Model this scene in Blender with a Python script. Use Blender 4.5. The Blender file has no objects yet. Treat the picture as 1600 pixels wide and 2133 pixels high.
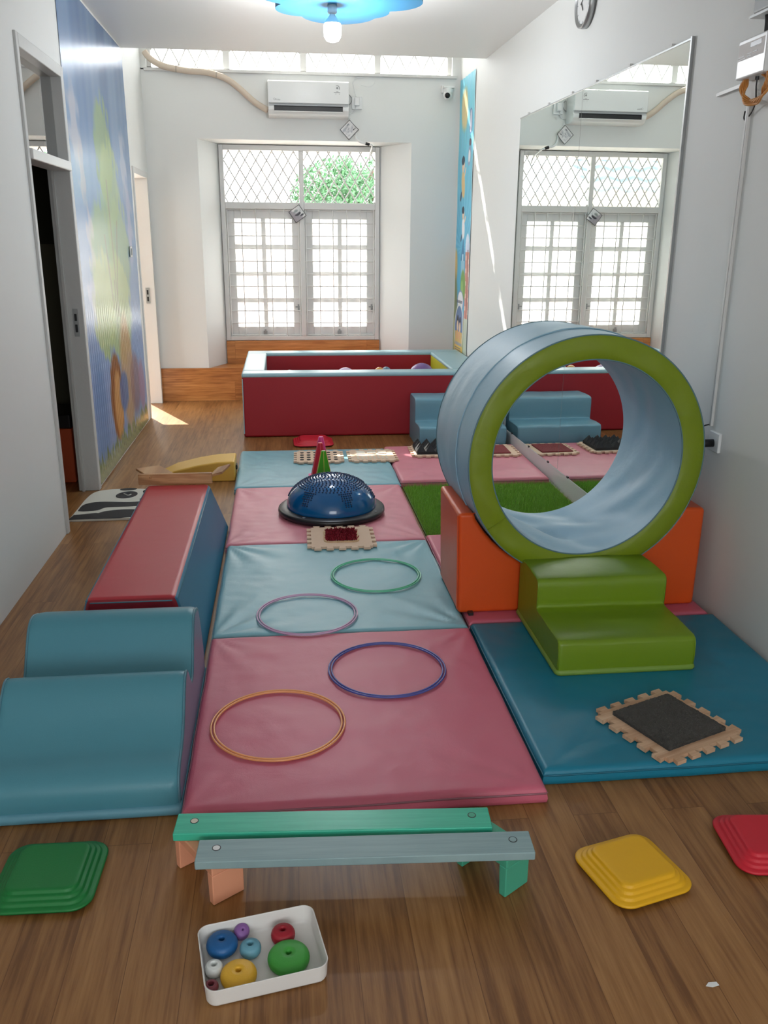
import bpy, bmesh, math, random
import numpy as np
from mathutils import Vector, Matrix, noise, Euler
PI = math.pi
random.seed(7)
S = bpy.context.scene
COL = S.collection

# ------------------------------------------------------------------ camera
cam_d = bpy.data.cameras.new('camera')
cam = bpy.data.objects.new('camera', cam_d); COL.objects.link(cam)
pitch, yaw, roll = 0.303632928, 0.113873211, -0.00721807
fw = Vector((math.sin(yaw)*math.cos(pitch), math.cos(yaw)*math.cos(pitch), -math.sin(pitch)))
rt = Vector((math.cos(yaw), -math.sin(yaw), 0)); dn = fw.cross(rt)
r2 = math.cos(roll)*rt + math.sin(roll)*dn; d2 = -math.sin(roll)*rt + math.cos(roll)*dn
mw = Matrix((r2, -d2, -fw)).transposed().to_4x4(); mw.translation = (0, 0, 1.5)
cam.matrix_world = mw
cam_d.sensor_fit = 'HORIZONTAL'; cam_d.sensor_width = 36.0; cam_d.lens = 1817*36/1600
cam_d.clip_start = 0.05; cam_d.clip_end = 200
S.camera = cam

# ------------------------------------------------------------------ world, sun, view
W = bpy.data.worlds.new('world'); S.world = W; W.use_nodes = True
bg = W.node_tree.nodes['Background']
bg.inputs[0].default_value = (0.95, 0.98, 1.0, 1); bg.inputs[1].default_value = 3.4
sun_d = bpy.data.lights.new('sun', 'SUN'); sun_d.energy = 8.0; sun_d.angle = 0.009; sun_d.color = (1, .95, .86)
sun = bpy.data.objects.new('sun', sun_d); COL.objects.link(sun)
sun.rotation_euler = Vector((0.46, -1.0, -1.12)).to_track_quat('-Z', 'Y').to_euler()
S.view_settings.view_transform = 'Standard'; S.view_settings.look = 'None'
S.view_settings.exposure = 1.02; S.view_settings.gamma = 1.0
S.view_settings.use_curve_mapping = False

def portal(loc, aim, sx, sy):
    d = bpy.data.lights.new('window_portal', 'AREA'); d.shape = 'RECTANGLE'; d.size = sx; d.size_y = sy
    o = bpy.data.objects.new('window_portal', d); COL.objects.link(o)
    o.location = loc; o.rotation_euler = Vector(aim).to_track_quat('-Z', 'Y').to_euler()
    d.cycles.is_portal = True
portal((0.19, 9.02, 1.42), (0, -1, 0), 1.5, 1.8)
portal((0.2, 8.72, 3.22), (0, -1, 0), 2.8, .68)
portal((-1.36, 7.99, 1.0), (1, 0, 0), .8, 2.0)
portal((0.3, -2.62, 1.5), (0, 1, 0), 2.2, 1.6)  # sampling portal for the opening added behind the camera

# ------------------------------------------------------------------ helpers
def lin(c):
    out = []
    for v in c[:3]:
        v = v/255
        out.append(v/12.92 if v <= .04045 else ((v+.055)/1.055)**2.4)
    return tuple(out)+(1,)

def mat(name, rgb, rough=.5, metal=0, bump=0, bscale=20, stretch=(1, 1, 1), spec=.5, fine=0, var=0, coat=0):
    m = bpy.data.materials.new(name); m.use_nodes = True
    nt = m.node_tree; b = nt.nodes['Principled BSDF']
    b.inputs['Base Color'].default_value = lin(rgb)
    b.inputs['Roughness'].default_value = rough; b.inputs['Metallic'].default_value = metal
    b.inputs['Specular IOR Level'].default_value = spec
    b.inputs['Coat Weight'].default_value = coat
    if bump or fine or var:
        tc = nt.nodes.new('ShaderNodeTexCoord'); mp = nt.nodes.new('ShaderNodeMapping')
        mp.inputs['Scale'].default_value = stretch
        nt.links.new(tc.outputs['Object'], mp.inputs[0])
    last = None
    if bump:
        n = nt.nodes.new('ShaderNodeTexNoise'); n.inputs['Scale'].default_value = bscale; n.inputs['Detail'].default_value = 4
        n.inputs['Distortion'].default_value = .6
        bp = nt.nodes.new('ShaderNodeBump'); bp.inputs['Strength'].default_value = bump; bp.inputs['Distance'].default_value = .02
        nt.links.new(mp.outputs[0], n.inputs[0]); nt.links.new(n.outputs[0], bp.inputs['Height']); last = bp
    if fine:
        n = nt.nodes.new('ShaderNodeTexNoise'); n.inputs['Scale'].default_value = 420; n.inputs['Detail'].default_value = 2
        bp = nt.nodes.new('ShaderNodeBump'); bp.inputs['Strength'].default_value = fine; bp.inputs['Distance'].default_value = .001
        nt.links.new(tc.outputs['Object'], n.inputs[0]); nt.links.new(n.outputs[0], bp.inputs['Height'])
        if last: nt.links.new(last.outputs[0], bp.inputs['Normal'])
        last = bp
    if last: nt.links.new(last.outputs[0], b.inputs['Normal'])
    if var:
        n = nt.nodes.new('ShaderNodeTexNoise'); n.inputs['Scale'].default_value = 6; n.inputs['Detail'].default_value = 6
        mx = nt.nodes.new('ShaderNodeMix'); mx.data_type = 'RGBA'
        a = lin(rgb)
        mx.inputs[6].default_value = tuple(v*(1-var) for v in a[:3])+(1,); mx.inputs[7].default_value = tuple(min(1, v*(1+var)) for v in a[:3])+(1,)
        nt.links.new(mp.outputs[0], n.inputs[0]); nt.links.new(n.outputs[0], mx.inputs[0]); nt.links.new(mx.outputs[2], b.inputs['Base Color'])
    return m

def vinyl(name, rgb, rough=.38, bump=.12):
    return mat(name, rgb, rough, bump=bump, bscale=7, fine=.25, spec=.45)

def emit(name, rgb, st):
    m = bpy.data.materials.new(name); m.use_nodes = True; nt = m.node_tree; nt.nodes.clear()
    e = nt.nodes.new('ShaderNodeEmission'); o = nt.nodes.new('ShaderNodeOutputMaterial')
    e.inputs[0].default_value = lin(rgb); e.inputs[1].default_value = st
    nt.links.new(e.outputs[0], o.inputs[0]); return m

def wood(name, cols, plank=(.125, 1.2), axis='Y', rough=.42, scale=1.0, bumps=.05, planks=True, coat=0.0, figure=.5):
    """procedural wood laminate; grain runs along the given axis"""
    m = bpy.data.materials.new(name); m.use_nodes = True
    nt = m.node_tree; L = nt.links.new; N = nt.nodes.new; b = nt.nodes['Principled BSDF']
    tc = N('ShaderNodeTexCoord'); sx = N('ShaderNodeSeparateXYZ'); L(tc.outputs['Object'], sx.inputs[0])
    along, across = {'Y': (1, 0), 'X': (0, 2), 'XY': (0, 1)}[axis]
    cb = N('ShaderNodeCombineXYZ'); L(sx.outputs[along], cb.inputs[0]); L(sx.outputs[across], cb.inputs[1])
    br = N('ShaderNodeTexBrick'); br.offset = .37; br.inputs['Scale'].default_value = 1
    br.inputs['Brick Width'].default_value = plank[1]; br.inputs['Row Height'].default_value = plank[0]
    br.inputs['Mortar Size'].default_value = .0009 if planks else 0; br.inputs['Mortar Smooth'].default_value = .1
    br.inputs['Color1'].default_value = (0, 0, 0, 1); br.inputs['Color2'].default_value = (1, 1, 1, 1) if planks else (0, 0, 0, 1)
    br.inputs['Mortar'].default_value = (.5, .5, .5, 1)
    L(cb.outputs[0], br.inputs['Vector'])
    # offset grain per plank
    off = N('ShaderNodeVectorMath'); off.operation = 'SCALE'; L(br.outputs['Color'], off.inputs[0]); off.inputs['Scale'].default_value = 7.3
    ad = N('ShaderNodeVectorMath'); ad.operation = 'ADD'; L(cb.outputs[0], ad.inputs[0]); L(off.outputs[0], ad.inputs[1])
    mp = N('ShaderNodeMapping'); mp.inputs['Scale'].default_value = (3*scale, 60*scale, 1); L(ad.outputs[0], mp.inputs[0])
    n1 = N('ShaderNodeTexNoise'); n1.inputs['Scale'].default_value = 1; n1.inputs['Detail'].default_value = 8; n1.inputs['Roughness'].default_value = .65
    L(mp.outputs[0], n1.inputs[0])
    mp2 = N('ShaderNodeMapping'); mp2.inputs['Scale'].default_value = (1.6*scale, 9*scale, 1); L(ad.outputs[0], mp2.inputs[0])
    n2 = N('ShaderNodeTexNoise'); n2.inputs['Scale'].default_value = 1.0; n2.inputs['Detail'].default_value = 2; L(mp2.outputs[0], n2.inputs[0])
    # cathedral figure: contour lines of the smooth noise
    ml = N('ShaderNodeMath'); ml.operation = 'MULTIPLY'; ml.inputs[1].default_value = 34; L(n2.outputs[0], ml.inputs[0])
    sn = N('ShaderNodeMath'); sn.operation = 'SINE'; L(ml.outputs[0], sn.inputs[0])
    a1 = N('ShaderNodeMath'); a1.operation = 'MULTIPLY_ADD'; a1.inputs[1].default_value = .11*figure; L(sn.outputs[0], a1.inputs[0]); L(n1.outputs[0], a1.inputs[2])
    a2 = N('ShaderNodeMath'); a2.operation = 'MULTIPLY_ADD'; a2.inputs[1].default_value = .20; L(br.outputs['Color'], a2.inputs[0]); L(a1.outputs[0], a2.inputs[2])
    a3 = N('ShaderNodeMath'); a3.operation = 'SUBTRACT'; a3.inputs[1].default_value = .10; L(a2.outputs[0], a3.inputs[0])
    cr = N('ShaderNodeValToRGB'); L(a3.outputs[0], cr.inputs[0])
    e = cr.color_ramp.elements
    e[0].position = .30; e[0].color = lin(cols[0]); e[1].position = .72; e[1].color = lin(cols[2])
    k = e.new(.5); k.color = lin(cols[1])
    mx = N('ShaderNodeMix'); mx.data_type = 'RGBA'; mx.inputs[7].default_value = tuple(v*.9 for v in lin(cols[0])[:3])+(1,)
    L(cr.outputs[0], mx.inputs[6]); L(br.outputs['Fac'], mx.inputs[0])
    L(mx.outputs[2], b.inputs['Base Color'])
    b.inputs['Roughness'].default_value = rough; b.inputs['Coat Weight'].default_value = coat
    bp = N('ShaderNodeBump'); bp.inputs['Strength'].default_value = bumps; bp.inputs['Distance'].default_value = .002
    L(n1.outputs[0], bp.inputs['Height']); L(bp.outputs[0], b.inputs['Normal'])
    return m

def BM(): return bmesh.new()

def obj(name, bm, m, parent=None, smooth=False, org=None, bevel=0, seg=3, wn=False, sub=0, loc=None, rot=None):
    if org is not None: bmesh.ops.translate(bm, verts=bm.verts, vec=-Vector(org))
    me = bpy.data.meshes.new(name); bm.normal_update(); bm.to_mesh(me); bm.free()
    o = bpy.data.objects.new(name, me); COL.objects.link(o)
    for x in (m if isinstance(m, (list, tuple)) else [m]): me.materials.append(x)
    if smooth or bevel or sub:
        me.polygons.foreach_set('use_smooth', [True]*len(me.polygons))
    if org is not None: o.location = org
    if loc is not None: o.location = loc
    if rot is not None: o.rotation_euler = rot
    if parent: o.parent = parent
    if bevel:
        d = o.modifiers.new('bevel', 'BEVEL'); d.width = bevel; d.segments = seg; d.limit_method = 'ANGLE'; d.angle_limit = math.radians(25)
        d.harden_normals = False
    if sub:
        d = o.modifiers.new('sub', 'SUBSURF'); d.levels = sub; d.render_levels = sub
    if wn or bevel:
        d = o.modifiers.new('wn', 'WEIGHTED_NORMAL'); d.keep_sharp = False; d.weight = 60
    return o

def tag(o, label, cat, group=None, kind=None):
    o['label'] = label
    if cat: o['category'] = cat
    if group: o['group'] = group
    if kind: o['kind'] = kind
    return o

def thing(name, label, cat, loc=(0, 0, 0), rotz=0, group=None):
    o = bpy.data.objects.new(name, None); COL.objects.link(o); o.empty_display_size = .05
    o.location = loc; o.rotation_euler = (0, 0, rotz)
    tag(o, label, cat, group); return o

def struct(o):
    o['kind'] = 'structure'; return o

def copy_tree(o, parent=None):
    c = o.copy(); COL.objects.link(c); c.parent = parent
    for ch in list(o.children): copy_tree(ch, c)
    return c

def box(bm, x0, x1, y0, y1, z0, z1, mi=0):
    vs = [bm.verts.new(p) for p in ((x0, y0, z0), (x1, y0, z0), (x1, y1, z0), (x0, y1, z0), (x0, y0, z1), (x1, y0, z1), (x1, y1, z1), (x0, y1, z1))]
    for f in ((3, 2, 1, 0), (4, 5, 6, 7), (0, 1, 5, 4), (1, 2, 6, 5), (2, 3, 7, 6), (3, 0, 4, 7)):
        fc = bm.faces.new([vs[i] for i in f]); fc.material_index = mi
    return vs

def obox(bm, c, sx, sy, sz, rot=(0, 0, 0), mi=0):
    vs = box(bm, -sx/2, sx/2, -sy/2, sy/2, -sz/2, sz/2, mi)
    bmesh.ops.transform(bm, matrix=Matrix.Translation(c) @ Euler(rot).to_matrix().to_4x4(), verts=vs)
    return vs

def prism(bm, pts, fn, t0, t1, mi=0):
    """polygon pts (a,b) swept from t0 to t1; fn(a,b,t)->xyz"""
    A = [bm.verts.new(fn(a, b, t0)) for a, b in pts]; B = [bm.verts.new(fn(a, b, t1)) for a, b in pts]
    n = len(pts); fs = [bm.faces.new(A[::-1]), bm.faces.new(B)]
    for i in range(n): fs.append(bm.faces.new((A[i], A[(i+1) % n], B[(i+1) % n], B[i])))
    for f in fs: f.material_index = mi
    bmesh.ops.recalc_face_normals(bm, faces=fs)
    return A+B

def loft(bm, rings, cap0=True, cap1=True, closed=False, mi=0):
    R = [[bm.verts.new(p) for p in r] for r in rings]; n = len(R[0]); fs = []
    m = len(R)
    for i in range(m if closed else m-1):
        a, b = R[i], R[(i+1) % m]
        for j in range(n): fs.append(bm.faces.new((a[j], a[(j+1) % n], b[(j+1) % n], b[j])))
    if not closed:
        if cap0: fs.append(bm.faces.new(R[0][::-1]))
        if cap1: fs.append(bm.faces.new(R[-1]))
    for f in fs: f.material_index = mi
    bmesh.ops.recalc_face_normals(bm, faces=fs)
    return [v for r in R for v in r]

def rr(hx, hy, r, z, n=6, cx=0, cy=0):
    r = min(r, hx*.999, hy*.999); P = []
    for k, (sx, sy) in enumerate(((1, 1), (-1, 1), (-1, -1), (1, -1))):
        for i in range(n+1):
            a = PI/2*k + PI/2*i/n
            P.append((cx+sx*(hx-r)+r*math.cos(a), cy+sy*(hy-r)+r*math.sin(a), z))
    return P

def lathe(bm, prof, n=48, closed=False, mat4=None, cap=True, mi=0):
    """prof: list (r,z) about Z"""
    rings = []
    for i in range(n):
        a = 2*PI*i/n
        rings.append([(r*math.cos(a), r*math.sin(a), z) for r, z in prof])
    R = [[bm.verts.new(p) for p in r] for r in rings]; m = len(prof); fs = []
    for i in range(n):
        a, b = R[i], R[(i+1) % n]
        for j in range(m if closed else m-1):
            k = (j+1) % m
            try: fs.append(bm.faces.new((a[j], b[j], b[k], a[k])))
            except ValueError: pass
    if cap and not closed:
        for j in (0, m-1):
            if prof[j][0] > 1e-5: fs.append(bm.faces.new([R[i][j] for i in range(n)]))
    vs = [v for r in R for v in r]
    if any(r < 1e-5 for r, z in prof):
        bmesh.ops.remove_doubles(bm, verts=vs, dist=1e-6); vs = [v for v in vs if v.is_valid]
    fs = [f for f in fs if f.is_valid]
    for f in fs: f.material_index = mi
    bmesh.ops.recalc_face_normals(bm, faces=fs)
    if mat4 is not None: bmesh.ops.transform(bm, matrix=mat4, verts=vs)
    return vs

def smoothpath(P, k=6):
    P = [Vector(p) for p in P]; out = []
    for i in range(len(P)-1):
        p0 = P[max(i-1, 0)]; p1 = P[i]; p2 = P[i+1]; p3 = P[min(i+2, len(P)-1)]
        for j in range(k):
            t = j/k
            out.append(.5*((2*p1)+(-p0+p2)*t+(2*p0-5*p1+4*p2-p3)*t*t+(-p0+3*p1-3*p2+p3)*t**3))
    out.append(P[-1]); return out

def tube(bm, path, r, n=8, closed=False, mi=0):
    P = [Vector(p) for p in path]; rings = []; up = None; m = len(P)
    for i, p in enumerate(P):
        a = P[(i-1) % m] if (closed or i > 0) else p; b = P[(i+1) % m] if (closed or i < m-1) else p
        t = (b-a).normalized()
        if up is None: up = t.orthogonal().normalized()
        else: up = (up - t*up.dot(t)).normalized()
        s = t.cross(up)
        rings.append([p+r*(math.cos(2*PI*k/n)*up+math.sin(2*PI*k/n)*s) for k in range(n)])
    if closed: rings.append(rings[0])
    if closed:
        rings.pop(); return loft(bm, rings, closed=True, mi=mi)
    return loft(bm, rings, mi=mi)

def cyl(bm, c0, c1, r, n=20, mi=0): return tube(bm, [c0, c1], r, n, mi=mi)

def painted(name, parent, fn, M, w, h, nx, ny, m, disp=None):
    """panel w x h in local (u right, v up) mapped by matrix M; colour per vertex is the printed picture"""
    us = np.linspace(0, w, nx); vs = np.linspace(0, h, ny)
    U, V = np.meshgrid(us, vs); U = U.ravel(); V = V.ravel()
    C = fn(U, V)
    D = disp(U, V) if disp is not None else np.zeros_like(U)
    co = np.stack([U, V, D, np.ones_like(U)], 1) @ np.array(M).T
    idx = np.arange(nx*ny).reshape(ny, nx)
    q = np.stack([idx[:-1, :-1], idx[:-1, 1:], idx[1:, 1:], idx[1:, :-1]], -1).reshape(-1, 4)
    me = bpy.data.meshes.new(name); me.from_pydata(co[:, :3].tolist(), [], q.tolist())
    me.materials.append(m)
    a = me.color_attributes.new('print', 'FLOAT_COLOR', 'POINT')
    Cl = np.where(C <= .04045, C/12.92, ((C+.055)/1.055)**2.4)
    a.data.foreach_set('color', np.concatenate([Cl, np.ones((len(U), 1))], 1).astype('f').ravel())
    me.polygons.foreach_set('use_smooth', [True]*len(me.polygons))
    o = bpy.data.objects.new(name, me); COL.objects.link(o); o.parent = parent
    return o

def print_mat(name, rough=.4, fade=0):
    m = mat(name, (255, 255, 255), rough); nt = m.node_tree
    a = nt.nodes.new('ShaderNodeVertexColor'); a.layer_name = 'print'
    nt.links.new(a.outputs[0], nt.nodes['Principled BSDF'].inputs['Base Color']); return m

def sm(x, a, b):
    t = np.clip((x-a)/(b-a), 0, 1); return t*t*(3-2*t)
def ell(U, V, cx, cy, rx, ry, soft=.06, ang=0):
    c, s = math.cos(ang), math.sin(ang); x = (U-cx)*c+(V-cy)*s; y = -(U-cx)*s+(V-cy)*c
    return 1-sm(np.sqrt((x/rx)**2+(y/ry)**2), 1-soft, 1+soft)
def rect(U, V, x0, x1, y0, y1, soft=.003):
    return sm(U, x0-soft, x0+soft)*(1-sm(U, x1-soft, x1+soft))*sm(V, y0-soft, y0+soft)*(1-sm(V, y1-soft, y1+soft))
def put(C, msk, rgb, k=1.0):
    c = np.array(rgb)/255.0; m = (msk*k)[:, None]; C[:] = C*(1-m)+c*m

def text_obj(name, s, size, M, m, parent, depth=.0006, bold=False):
    cu = bpy.data.curves.new(name, 'FONT'); cu.body = s; cu.size = size; cu.align_x = 'CENTER'; cu.align_y = 'CENTER'; cu.extrude = depth
    if bold: cu.offset = size*.012
    t = bpy.data.objects.new('t', cu); COL.objects.link(t)
    dg = bpy.context.evaluated_depsgraph_get(); dg.update()
    me = bpy.data.meshes.new_from_object(t.evaluated_get(dg)); bpy.data.objects.remove(t)
    me.transform(M); me.materials.clear(); me.materials.append(m)
    o = bpy.data.objects.new(name, me); COL.objects.link(o); o.parent = parent; return o

def frame4(o, u, v):
    """matrix with origin o, columns u, v, u x v"""
    u = Vector(u); v = Vector(v); n = u.cross(v).normalized()
    M = Matrix((u, v, n)).transposed().to_4x4(); M.translation = o; return M

XL = -1.17
def XR(y): return 1.70-.018*(y-5)
CZ = 2.87

# ------------------------------------------------------------------ materials
M_wall = mat('white_wall_paint', (226, 228, 226), .6, bump=.05, bscale=9, fine=.1)
M_ceil = mat('white_ceiling_paint', (230, 230, 228), .45, bump=.02, bscale=5)
M_floor = wood('wood_laminate_floor', ((112, 72, 36), (144, 100, 56), (164, 120, 72)), rough=.38, bumps=.06, figure=.35)
M_clad = wood('oak_cladding', ((150, 90, 40), (190, 125, 64), (214, 152, 88)), plank=(.18, 1.3), axis='X', rough=.35, figure=.35)
M_cladtop = wood('oak_cladding_top', ((150, 90, 40), (190, 125, 64), (214, 152, 88)), plank=(.18, 1.3), axis='XY', rough=.35, figure=.35)
M_frame = mat('white_gloss_paint', (214, 214, 212), .35, bump=.03, bscale=12)
M_oldframe = mat('worn_white_door_paint', (196, 198, 196), .45, bump=.1, bscale=14, var=.06)
M_white = mat('white_plastic', (228, 230, 230), .3)
M_dark = mat('black_plastic', (22, 22, 24), .4)
M_grey = mat('grey_plastic', (150, 152, 152), .4)
M_alu = mat('aluminium', (170, 172, 172), .35, metal=.8)
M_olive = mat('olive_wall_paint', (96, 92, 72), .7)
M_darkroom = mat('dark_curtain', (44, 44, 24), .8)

def glass_mat(name, tint=(255, 255, 255), rough=0.0, refl=1.0):
    m = bpy.data.materials.new(name); m.use_nodes = True; nt = m.node_tree; nt.nodes.clear(); N = nt.nodes.new; L = nt.links.new
    t = N('ShaderNodeBsdfTransparent'); t.inputs[0].default_value = lin(tint)
    g = N('ShaderNodeBsdfGlossy'); g.inputs['Roughness'].default_value = rough
    f = N('ShaderNodeFresnel'); f.inputs[0].default_value = 1.5
    mm = N('ShaderNodeMath'); mm.operation = 'MULTIPLY'; mm.inputs[1].default_value = refl
    ge = N('ShaderNodeNewGeometry'); iv = N('ShaderNodeMath'); iv.operation = 'SUBTRACT'; iv.inputs[0].default_value = 1.0; L(ge.outputs['Backfacing'], iv.inputs[1])
    m2 = N('ShaderNodeMath'); m2.operation = 'MULTIPLY'; L(f.outputs[0], m2.inputs[0]); L(iv.outputs[0], m2.inputs[1]); L(m2.outputs[0], mm.inputs[0])
    x = N('ShaderNodeMixShader'); o = N('ShaderNodeOutputMaterial')
    L(mm.outputs[0], x.inputs[0]); L(t.outputs[0], x.inputs[1]); L(g.outputs[0], x.inputs[2]); L(x.outputs[0], o.inputs[0]); return m
M_glass = glass_mat('clear_glass')
M_tglass = glass_mat('transom_glass', (205, 210, 205), refl=2.2)
def frosted():
    m = bpy.data.materials.new('frosted_glass'); m.use_nodes = True; nt = m.node_tree; nt.nodes.clear(); N = nt.nodes.new; L = nt.links.new
    t = N('ShaderNodeBsdfTranslucent'); t.inputs[0].default_value = (.9, .9, .9, 1)
    t2 = N('ShaderNodeBsdfTransparent'); t2.inputs[0].default_value = (.95, .95, .95, 1)
    x = N('ShaderNodeMixShader'); x.inputs[0].default_value = .55; o = N('ShaderNodeOutputMaterial')
    L(t.outputs[0], x.inputs[1]); L(t2.outputs[0], x.inputs[2]); L(x.outputs[0], o.inputs[0]); return m
M_frost = frosted()
M_mirror = bpy.data.materials.new('mirror_silver'); M_mirror.use_nodes = True
_b = M_mirror.node_tree.nodes['Principled BSDF']; _b.inputs['Metallic'].default_value = 1; _b.inputs['Roughness'].default_value = 0.0
_b.inputs['Base Color'].default_value = (.80, .86, .84, 1)

# ------------------------------------------------------------------ room shell
bm = BM(); box(bm, -3.6, 2.2, -2.8, 8.47, -.1, 0); struct(obj('floor', bm, M_floor))
bm = BM(); box(bm, -3.6, 2.2, -2.8, 7.55, CZ, 3.75); box(bm, -3.6, 2.2, 7.55, 9.0, 3.6, 3.75)
struct(obj('ceiling', bm, M_ceil))
# left wall: near solid part, above door 1, between the doors, above door 2, after door 2
bm = BM()
D1a, D1b, D1t = 4.53, 5.40, 2.36
D2a, D2b, D2t = 7.62, 8.40, 2.0
box(bm, XL-.115, XL, -2.6, D1a, 0, CZ); box(bm, XL-.115, XL, D1a, D1b, D1t, CZ)
box(bm, XL-.115, XL, D1b, D2a, 0, 3.6); box(bm, XL-.115, XL, D2a, D2b, D2t, 3.6); box(bm, XL-.115, XL, D2b, 8.9, 0, 3.6)
struct(obj('wall_left', bm, M_wall))
# right wall, slightly out of square
bm = BM()
prism(bm, [(XR(-2.7), -2.7), (XR(-2.7)+.2, -2.7), (XR(8.9)+.2, 8.9), (XR(8.9), 8.9)], lambda a, b, t: (a, b, t), 0, 3.6)
struct(obj('wall_right', bm, M_wall))
# rear wall (behind the camera) with an opening added to let in daylight
bm = BM(); xa, xb = -3.6, 2.2
box(bm, xa, -.8, -2.8, -2.6, 0, CZ); box(bm, 1.4, xb, -2.8, -2.6, 0, CZ); box(bm, -.8, 1.4, -2.8, -2.6, 0, .7); box(bm, -.8, 1.4, -2.8, -2.6, 2.3, CZ)
struct(obj('wall_rear', bm, M_wall))
# back wall with splayed window niche and clerestory
NX0, NX1, NZ0, NZ1 = -.72, 1.20, .31, 2.335
FX0, FX1, FZ0, FZ1 = -.563, .945, .535, 2.325
bm = BM(); YB = 8.5; YF = 8.82; YO = 9.0
def P3(x, y, z): return bm.verts.new((x, y, z))
box(bm, XL-.115, NX0, YB, YO, 0, 2.89); box(bm, NX1, 1.84, YB, YO, 0, 2.89)
box(bm, NX0, NX1, YB, YO, NZ1, 2.89); box(bm, NX0, NX1, YF, YO, 0, FZ0)
box(bm, XL-.115, -1.12, YB, YO, 2.89, 3.6); box(bm, 1.56, 1.84, YB, YO, 2.89, 3.6); box(bm, XL-.115, 1.84, YB, YO, 3.58, 3.62)
box(bm, XL-.115, NX0, YB, YO, 2.88, 2.89)
# splays
for a, b in ((NX0, FX0), (NX1, FX1)):
    prism(bm, [(a, YB), (b, YF), (b, YO), (a, YO)], lambda p, q, t: (p, q, t), NZ0-.3, NZ1)
prism(bm, [(YB, NZ1), (YF, FZ1), (YO, FZ1), (YO, NZ1)], lambda p, q, t: (t, p, q), NX0, NX1)
struct(obj('wall_back', bm, M_wall))
# outer face strip of the lintel (cream render)
# wood cladding plinth, ledge and riser
bm = BM(); box(bm, XL, XR(8.48), 8.47, 8.4995, 0, .31); struct(obj('trim_1', bm, M_clad))
bm = BM(); prism(bm, [(NX0+.002, 8.472), (NX1-.002, 8.472), (FX1-.002, 8.819), (FX0+.002, 8.819)], lambda a, b, t: (a, b, t), .300, .3115)
struct(obj('trim_2', bm, M_cladtop))
bm = BM(); box(bm, FX0+.001, FX1-.001, 8.79, 8.8195, .3116, .532); struct(obj('trim_3', bm, M_clad))
# mirror base board on right wall
bm = BM()
prism(bm, [(XR(3.8)-.012, 3.8), (XR(3.8)-.0005, 3.8), (XR(6.7)-.0005, 6.7), (XR(6.7)-.012, 6.7)], lambda a, b, t: (a, b, t), 0.0, .118)
struct(obj('baseboard_right', bm, M_frame))
# thin ceiling/clerestory ledge
bm = BM(); box(bm, -1.14, 1.60, 8.47, 8.5, 2.868, 2.892); struct(obj('trim_4', bm, M_frame, bevel=.004))

# ------------------------------------------------------------------ window 1
def rod(bm, a, b, r=.0035): cyl(bm, a, b, r*1.95, 6)
win = struct(bpy.data.objects.new('window_1', None)); COL.objects.link(win); win.location = (.19, 8.85, FZ0)
def wpart(name, bm, m, par=win, **k): return obj(name, bm, m, None, org=None, **k)
def setp(o, par):
    o.parent = par; o.matrix_parent_inverse = par.matrix_basis.inverted() if par.parent is None else (par.parent.matrix_basis @ Matrix()).inverted(); return o
def child(name, bm, m, par, **k):
    """part given in world coordinates"""
    root = par
    T = Matrix()
    chain = []
    while root: chain.append(root); root = root.parent
    for q in reversed(chain): T = T @ q.matrix_basis
    bmesh.ops.transform(bm, matrix=T.inverted(), verts=bm.verts)
    return obj(name, bm, m, par, **k)
fy0, fy1 = 8.80, 8.90
bm = BM(); t = .045; MX = .20; TZ = 1.79
box(bm, FX0+.004, FX0+t, fy0, fy1, FZ0, FZ1-.004); box(bm, FX1-t, FX1-.004, fy0, fy1, FZ0, FZ1-.004)
box(bm, FX0+t, FX1-t, fy0, fy1, FZ1-.05, FZ1-.004); box(bm, FX0+t, FX1-t, fy0, fy1, FZ0, FZ0+.04)
box(bm, FX0+t, MX-.022, fy0, fy1, TZ-.03, TZ+.03); box(bm, MX+.022, FX1-t, fy0, fy1, TZ-.03, TZ+.03)
box(bm, MX-.022, MX+.022, fy0-.003, fy1, FZ0+.04, FZ1-.05)
child('window_frame', bm, M_frame, win, bevel=.004)
# upper lights with a diamond grille
for (a, b) in ((FX0+t, MX-.022), (MX+.022, FX1-t)):
    z0, z1 = TZ+.03, FZ1-.05
    g = BM(); box(g, a, b, 8.872, 8.876, z0, z1); child('pane', g, M_glass, win)
    g = BM(); pitch_x = .1; sl = 1.62; hh = z1-z0; dx = hh/sl
    k = a-dx-.05
    while k < b+.05:
        for sgn in (1, -1):
            # line from (k,z0) to (k+dx,z1) clipped; mirrored for sgn -1
            x0, x1 = k, k+dx
            ta = max(0, (a-x0)/(x1-x0)); tb = min(1, (b-x0)/(x1-x0))
            if tb-ta > .02:
                pa = (x0+(x1-x0)*ta, z0+hh*ta); pb = (x0+(x1-x0)*tb, z0+hh*tb)
                if sgn < 0: pa = (a+b-pa[0], pa[1]); pb = (a+b-pb[0], pb[1])
                rod(g, (pa[0], 8.835+.004*sgn, pa[1]), (pb[0], 8.835+.004*sgn, pb[1]), .0032)
        k += pitch_x
    child('diamond_grille', g, M_frame, win)
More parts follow.
